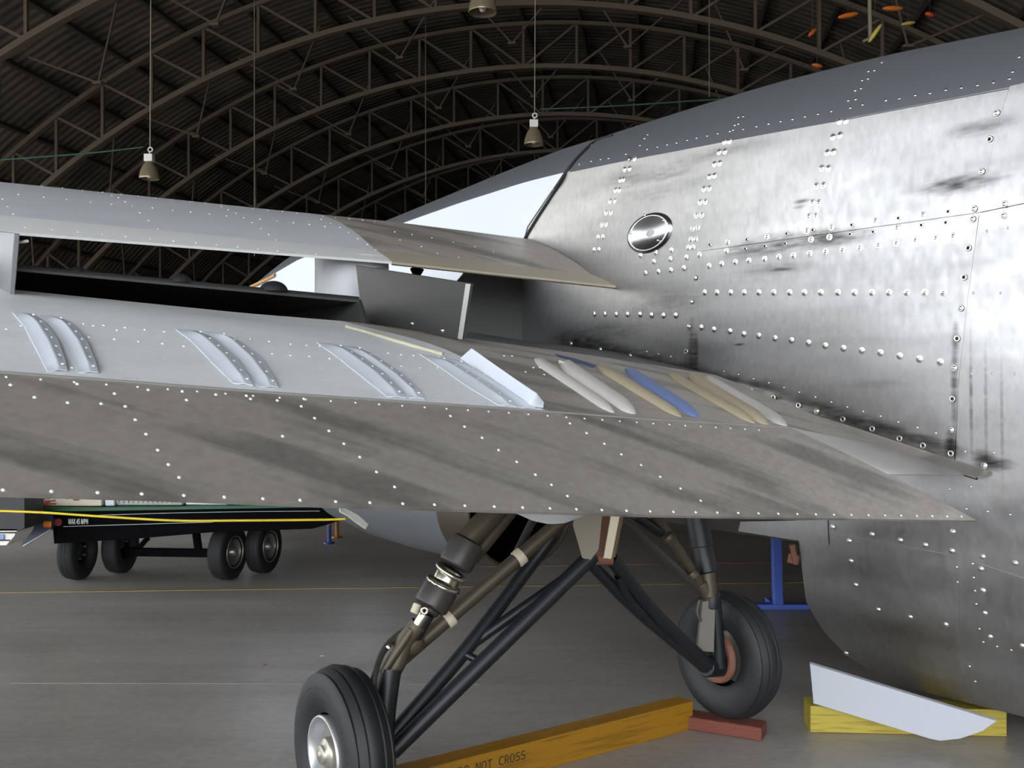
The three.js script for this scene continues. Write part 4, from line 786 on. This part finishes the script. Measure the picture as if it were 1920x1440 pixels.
{ // rope, strap, stanchion
  const rope = [[-120, 953], [0, 958], [80, 961], [200, 969], [330, 976], [450, 976], [560, 975], [630, 974], [648, 973]].map(([x, y]) => at(x, y, 5.6));
  solo('barrier_rope', tube(rope, 0.0068, 8, 80), std({ color: hex('#e0c62c'), roughness: 0.5 }), 'thin yellow rope strung in front of the flat trailer', 'rope');
  const ga = [[636, 950], [652, 955], [672, 966], [691, 983]].map(([x, y]) => at(x, y, 5.6)), gb = [[638, 958], [652, 966], [668, 980], [686, 991]].map(([x, y]) => at(x, y, 5.58));
  solo('strap', sheet([ga, gb], 0.012), std({ color: hex('#c8c9bf'), roughness: 0.6 }), 'short white strap hanging where the yellow rope ends', 'strap');
  const p = onFloor(617, 1019), s = thing('stanchion', 'slim blue barrier post with red cap at the right end of the trailer', 'post', V(p.x, 0, p.z));
  part('pole', rod(V(p.x, 0.012, p.z), V(p.x, 0.195, p.z), 0.022), std({ color: hex('#31437e'), roughness: 0.4 }), s);
  part('foot', new THREE.CylinderGeometry(0.05, 0.06, 0.016, 24).translate(p.x, 0.008, p.z), std({ color: hex('#31437e'), roughness: 0.5 }), s);
  part('cap', rod(V(p.x, 0.193, p.z), V(p.x, 0.235, p.z), 0.026, 0.022), std({ color: hex('#c22d20'), roughness: 0.35 }), s);
  const q = onFloor(632, 1008); const s2 = thing('stanchion', 'slim orange barrier post beside the red capped one', 'post', V(q.x, 0, q.z));
  part('pole', rod(V(q.x, 0.012, q.z), V(q.x, 0.2, q.z), 0.022), std({ color: hex('#8a5a1c'), roughness: 0.5 }), s2);
  part('foot', new THREE.CylinderGeometry(0.05, 0.06, 0.016, 24).translate(q.x, 0.008, q.z), std({ color: hex('#8a5a1c'), roughness: 0.5 }), s2);
}
// ------------------------------------------------------------------ trailer
{
  const bs = V(-3.1, 0, -8.9), tr = thing('flatbed_trailer', 'black flatbed trailer with green deck on four wheels', 'trailer', bs);
  const blackPaint = new THREE.MeshPhysicalMaterial({ color: hex('#020203'), roughness: 0.7, specularIntensity: 0.12 }), green = std({ color: hex('#14532f'), roughness: 0.5 });
  const d0 = 8.0, d1 = 8.2, dAt = (x) => lerp(d0, d1, (x - 50) / 590), back = V(0.35, 0, -2.2);
  const quad = (pts) => pts.map(([x, y]) => at(x, y, lerp(d0, d1, (x - 50) / 590)));
  const tail = part('tail_beam', outline(quad([[97, 959], [300, 956], [600, 951], [641, 956], [642, 974], [612, 984], [585, 991], [394, 998], [262, 1009], [102, 1019]]), back.clone().multiplyScalar(0.05)), blackPaint, tr);
  part('deck', outline(quad([[52, 953], [300, 950.5], [600, 946.5], [630, 950], [642, 956], [600, 951], [300, 956], [97, 959], [52, 959]]), back), green, tr, { label: 'green deck' });
  part('trim_rail', tube(quad([[120, 987], [250, 983], [400, 978.5]]).map((p) => p.add(V(0, 0, 0.01))), 0.003, 6), M.rim, tr); part('trim_rail', tube(quad([[180, 966], [330, 961.5], [480, 959], [600, 958]]).map((p) => p.add(V(0, 0, 0.008))), 0.003, 6), M.rim, tr);
  part('side_panel', outline([at(50, 965, 7.94), at(97, 966, 7.94), at(97, 992, 7.94), at(42, 1023, 7.94)], V(0, 0, -0.06)), std({ color: hex('#3c4150'), roughness: 0.3, metalness: 0.4 }), tr, { label: 'blue grey side panel' });
  part('edge_trim', rod(at(44, 1024, 7.93), at(96, 993, 7.93), 0.008), M.rim, tr);
  part('under_beam', bar(at(200, 1034, 8.7), at(400, 1037, 8.7), 0.06, 0.07), blackPaint, tr);
  part('marker_light', new RoundedBoxGeometry(0.062, 0.05, 0.02, 2, 0.008).translate(...at(89, 983, 7.93).toArray()), std({ color: hex('#e2761a'), roughness: 0.3 }), tr, { label: 'orange marker light' });
  part('tail_light', new THREE.CylinderGeometry(0.03, 0.03, 0.02, 20).rotateX(Math.PI / 2).translate(...at(110, 979, 8.01).toArray()), std({ color: hex('#7a1f1c'), roughness: 0.3 }), tr, { label: 'red tail light' });
  const a = at(130, 982, 8.0), b = at(168, 981.5, 8.01), tx = new TextGeometry('MAX 45 MPH', { font: bold, size: 0.042, depth: 0.001, curveSegments: 3 }); tx.computeBoundingBox();
  tx.scale((b.x - a.x) / tx.boundingBox.max.x, 1, 1); part('lettering', tx.translate(a.x, a.y, a.z + 0.02), std({ color: hex('#c9cccb'), roughness: 0.5 }), tr);
  part('hanger', bar(at(368, 1000, 8.7), at(372, 1030, 8.7), 0.06, 0.05, V(0, 0, 1)), blackPaint, tr);
  part('hanger', bar(at(278, 1008, 8.7), at(262, 1026, 8.7), 0.04, 0.04, V(0, 0, 1)), blackPaint, tr);
  const tw = (x, y, d, R, yaw, hub) => {
    const g = folder('wheel', tr), p = at(x, y, d); g.position.set(p.x, R, p.z).sub(bs); g.rotation.y = yaw; baseOf.set(g, V(0, 0, 0));
    part('tire', lathe([[0.11, -0.06], [0.16, -0.075], [0.205, -0.07], [0.228, -0.055], [0.232, -0.02], [0.226, -0.015], [0.232, -0.01], [0.234, 0.01], [0.228, 0.015], [0.232, 0.02], [0.228, 0.055], [0.205, 0.07], [0.16, 0.075], [0.13, 0.07], [0.11, 0.03]].map(([r, q]) => [r * R / 0.234, q]), 48), std({ color: hex('#161616'), roughness: 0.75 }), g);
    part('rim', lathe([[0, -0.03], [0.05, -0.03], [0.09, -0.01], [0.12, -0.05], [0.13, -0.074], [0.137, -0.074], [0.14, -0.05]], 40), hub, g, { label: 'steel rim' });
    part('hub', lathe([[0, -0.075], [0.025, -0.07], [0.035, -0.03]], 24), M.rim, g);
    for (let i = 0; i < 5; i++) { const t = i * 1.2566; part('lug_nut', new THREE.CylinderGeometry(0.009, 0.009, 0.02, 6).rotateZ(Math.PI / 2).translate(0.03, Math.sin(t) * 0.06, Math.cos(t) * 0.06), M.rim, g); }
  };
  const hubM = std({ color: hex('#8a847a'), roughness: 0.4, metalness: 0.6 });
  tw(427, 1036, 8.42, 0.234, Math.PI - 0.25, hubM); tw(494, 1032, 8.72, 0.234, Math.PI - 0.25, hubM); tw(146, 1036, 8.43, 0.234, -0.1, hubM); tw(226, 1032, 8.72, 0.234, -0.1, hubM);
  // load on the deck
  const load = (name, x0, x1, y0, y1, mat, label, cat, depth = 0.35) => {
    const dk = dAt(x1) + 0.035;
    const p = at(x0 + 1.5, y1, dk), q = at(x1 - 1.5, y0, dk); p.y = 0.66; return solo(name, new RoundedBoxGeometry(q.x - p.x, q.y - p.y + 0.12, depth, 2, 0.012).translate((p.x + q.x) / 2, (p.y + q.y) / 2 + 0.06, p.z - depth / 2), mat, label, cat);
  };
  const cv = document.createElement('canvas'); cv.width = cv.height = 256; const cx = cv.getContext('2d'); cx.fillStyle = '#d6cbb6'; cx.fillRect(0, 0, 256, 256);
  for (let i = 0; i < 14; i++) { const x = rnd() * 256, y = rnd() * 256; for (let k = 0; k < 16; k++) { cx.fillStyle = k % 4 ? '#b0363a' : '#56683f'; cx.beginPath(); cx.ellipse(x + (rnd() - 0.5) * 46, y + (rnd() - 0.5) * 40, 9, 4, rnd() * 6, 0, 7); cx.fill(); } }
  const ct = new THREE.CanvasTexture(cv); ct.colorSpace = THREE.SRGBColorSpace;
  load('floral_bundle', 52, 192, 932, 951, std({ map: ct, roughness: 0.8 }), 'cream cloth bundle with red flower print on the trailer deck', 'bundle');
  load('white_carton', 195, 216, 934, 950, M.white, 'small plain white carton beside the flower print bundle', 'box');
  const rb = load('ribbed_crate', 217, 344, 934, 950, std({ color: hex('#a9aaa4'), roughness: 0.6 }), 'grey ribbed crate in the middle of the trailer load', 'crate');
  for (let i = 0; i < 14; i++) { const p = at(221 + i * 9, 942, dAt(344) + 0.029); part('rib', bar(V(p.x, 0.68, p.z), V(p.x, p.y + 0.14, p.z), 0.018, 0.012, V(0, 0, 1)), rb.material, rb); }
  const c2 = document.createElement('canvas'); c2.width = 256; c2.height = 64; const y2 = c2.getContext('2d'); y2.fillStyle = '#e4e6ea'; y2.fillRect(0, 0, 256, 64); for (let i = 0; i < 12; i++) { y2.fillStyle = ['#b9cfe2', '#e0c9cf', '#cfe0c6', '#e5dcb8'][i % 4]; y2.fillRect(16 + i * 19, 8 + (i % 3) * 6, 11, 40); }
  const t2 = new THREE.CanvasTexture(c2); t2.colorSpace = THREE.SRGBColorSpace;
  load('pastel_carton', 346, 428, 938, 950, std({ map: t2, roughness: 0.6 }), 'white carton with pastel stripes towards the right of the load', 'box');
  load('blue_carton', 432, 462, 939, 950, std({ color: hex('#5b78b4'), roughness: 0.6 }), 'small blue carton at the right end of the trailer load', 'box');
}
{ // dark equipment at the left edge
  const p = onFloor(0, 1090), bs = V(p.x - 0.1, 0, p.z - 0.2), eq = thing('equipment_cart', 'black equipment cart with white striped panel at the left edge beside the trailer', 'cart', bs);
  const dd = 7.45, q = (x, y, d = dd) => at(x, y, d), blk = std({ color: hex('#060607'), roughness: 0.5 });
  part('body', outline([q(-300, 932), q(46, 932), q(46, 990), q(34, 995), q(-300, 995)], V(0, 0, -0.3)), blk, eq);
  const pan = part('stripe_panel', outline([q(-140, 992), q(33, 992), q(26, 1006), q(12, 1022), q(-140, 1022)], V(0, 0, -0.28)), M.offwhite, eq, { label: 'white panel with dark and blue marks' });
  part('stripe', bar(q(-120, 999.5, dd - 0.01), q(29, 998.5, dd - 0.01), 0.012, 0.01), blk, eq); part('stripe', bar(q(-120, 1013.5, dd - 0.01), q(18, 1013, dd - 0.01), 0.008, 0.01), blk, eq);
  part('mark', new RoundedBoxGeometry(0.05, 0.04, 0.012, 2, 0.01).translate(...q(2, 1007, dd - 0.01).toArray()), M.blue, eq, { label: 'blue mark' });
  for (const x of [-260, -170]) part('caster', new THREE.CylinderGeometry(0.14, 0.14, 0.06, 24).rotateX(Math.PI / 2).translate(q(x, 1022).x, 0.14, -7.75), M.rubber, eq);
  for (const x of [-260, -170]) part('leg', bar(V(q(x, 1022).x, 0.14, -7.68), V(q(x, 1010).x, 0.5, -7.68), 0.04, 0.04, V(0, 0, 1)), blk, eq);
}
// ------------------------------------------------------------------ hanging lamps
function bayLamp(x, y, d, r, label) {
  const p = at(x, y, d), l = thing('high_bay_lamp', label, 'lamp', p, 'hanging bell lamps');
  const glass = new THREE.MeshPhysicalMaterial({ color: hex('#8d8168'), roughness: 0.25, metalness: 0.3, transmission: 0.25, side: THREE.DoubleSide });
  const T = (prof, n = 32) => new THREE.LatheGeometry(prof.map(([a, b]) => new THREE.Vector2(a * r, b * r)), n).translate(p.x, p.y, p.z);
  part('shade', T([[0.96, -1.0], [1.0, -0.98], [1.0, -0.8], [0.92, -0.35], [0.72, 0.2], [0.45, 0.62], [0.34, 0.72], [0.32, 0.72], [0.43, 0.58], [0.69, 0.18], [0.88, -0.36], [0.96, -0.8], [0.96, -1.0]]), glass, l);
  part('bulb', T([[0, -0.95], [0.18, -0.9], [0.26, -0.7], [0.2, -0.3], [0.12, 0.3], [0.12, 0.7]], 20), std({ color: hex('#efe6cc'), roughness: 0.15 }), l);
  part('ballast', new RoundedBoxGeometry(0.85 * r, 0.75 * r, 0.8 * r, 2, 0.05 * r).translate(p.x, p.y + 1.1 * r, p.z), std({ color: hex('#d9d8d0'), roughness: 0.5 }), l);
  part('hook', new THREE.TorusGeometry(0.22 * r, 0.07 * r, 8, 20).translate(p.x + 0.1 * r, p.y + 1.95 * r, p.z), M.offwhite, l);
  part('hook', rod(V(p.x, p.y + 1.4 * r, p.z), V(p.x + 0.05 * r, p.y + 1.8 * r, p.z), 0.07 * r), M.offwhite, l);
  const top = roofTop(p);
  part('wire', rod(V(p.x + 0.08 * r, p.y + 2.1 * r, p.z), V(p.x + 0.05, top, p.z), 0.011, 0.011, 6), std({ color: hex('#9a927f'), roughness: 0.5, metalness: 0.5 }), l);
}
bayLamp(280, 317, 20, 0.2, 'bell shaped hanging lamp at the left above the painted flap');
bayLamp(1001, 253, 20, 0.2, 'bell shaped hanging lamp in the middle above the fuselage');
bayLamp(905, -3, 14.5, 0.21, 'bell shaped hanging lamp cut off by the top of the picture');
solo('green_cable', tube([[-60, 304], [80, 294], [180, 286], [268, 276]].map(([x, y]) => at(x, y, 20)), 0.016, 6, 30), std({ color: hex('#1e4a38'), roughness: 0.6 }), 'thin green cable leading to the left hanging lamp', 'cable');
solo('green_cable', tube([[1012, 205], [1150, 199], [1320, 188], [1500, 178]].map(([x, y]) => at(x, y, 20)), 0.016, 6, 30), std({ color: hex('#1e4a38'), roughness: 0.6 }), 'thin green cable leading right from the middle hanging lamp', 'cable');
// hanging drop wires
for (const [x, y0, y1, d, w] of [[477, 225, 480, 24, 'left'], [798, 60, 385, 30, 'middle'], [1330, 0, 182, 24, 'right']]) solo('drop_wire', rod(at(x, y1, d), V(at(x, y1, d).x, roofTop(at(x, y1, d)), -d), 0.012, 0.012, 6), std({ color: hex('#6d6555'), roughness: 0.6 }), `thin bare wire hanging from the roof, ${w} one of three`, 'wire', 'bare hanging wires');
// bright paper ornaments hanging at the right
{
  const cols = ['#c86a1c', '#c86a1c', '#d0c25a', '#d04a24', '#b8a24a', '#b5591d', '#b5591d'], names = ['orange', 'orange', 'yellow', 'red', 'dull yellow', 'dark orange', 'dark orange'];
  const where = ['left of the pale hanging pole', 'right of the pale hanging pole near the top', 'at the foot of the pale hanging pole', 'farthest to the upper right', 'between the pole and the red one', 'lowest of the cluster, above the fuselage', 'just above the fuselage between two struts'];
  [[1590, 29, 22, 7, 0.2], [1674, 16, 22, 7, 0], [1641, 62, 24, 6, 0.95], [1743, 27, 10, 6, -0.3], [1703, 44, 15, 5, 0.15], [1532, 123, 12, 6, -0.2], [1523, 61, 12, 6, 0.8]].forEach(([x, y, w, h, a], i) => {
    const d = 22, p = at(x, y, d), k = d / F, o = thing('hanging_ornament', `small ${names[i]} hanging ornament ${where[i]}`, 'ornament', p, 'coloured hanging ornaments'), m = std({ color: hex(cols[i]), roughness: 0.5 });
    part('leaf', new THREE.SphereGeometry(1, 16, 10).scale(w * k * 0.9, h * k * 0.7, 0.06).rotateZ(a).translate(p.x, p.y, p.z), m, o);
    part('thread', rod(p.clone(), V(p.x, roofTop(p), p.z), 0.005, 0.005, 5), M.truss, o);
  });
  const pt = at(1632, 78, 22.2); solo('hanging_pole', clean([rod(pt, V(pt.x - 0.05, roofTop(pt), pt.z), 0.045, 0.045, 10), rod(at(1618, 78, 22.2), at(1640, 68, 22.2), 0.035)]), std({ color: hex('#8b8270'), roughness: 0.5 }), 'pale pole hanging from the roof among the ornaments', 'pole');
}
renderer.render(scene, camera);
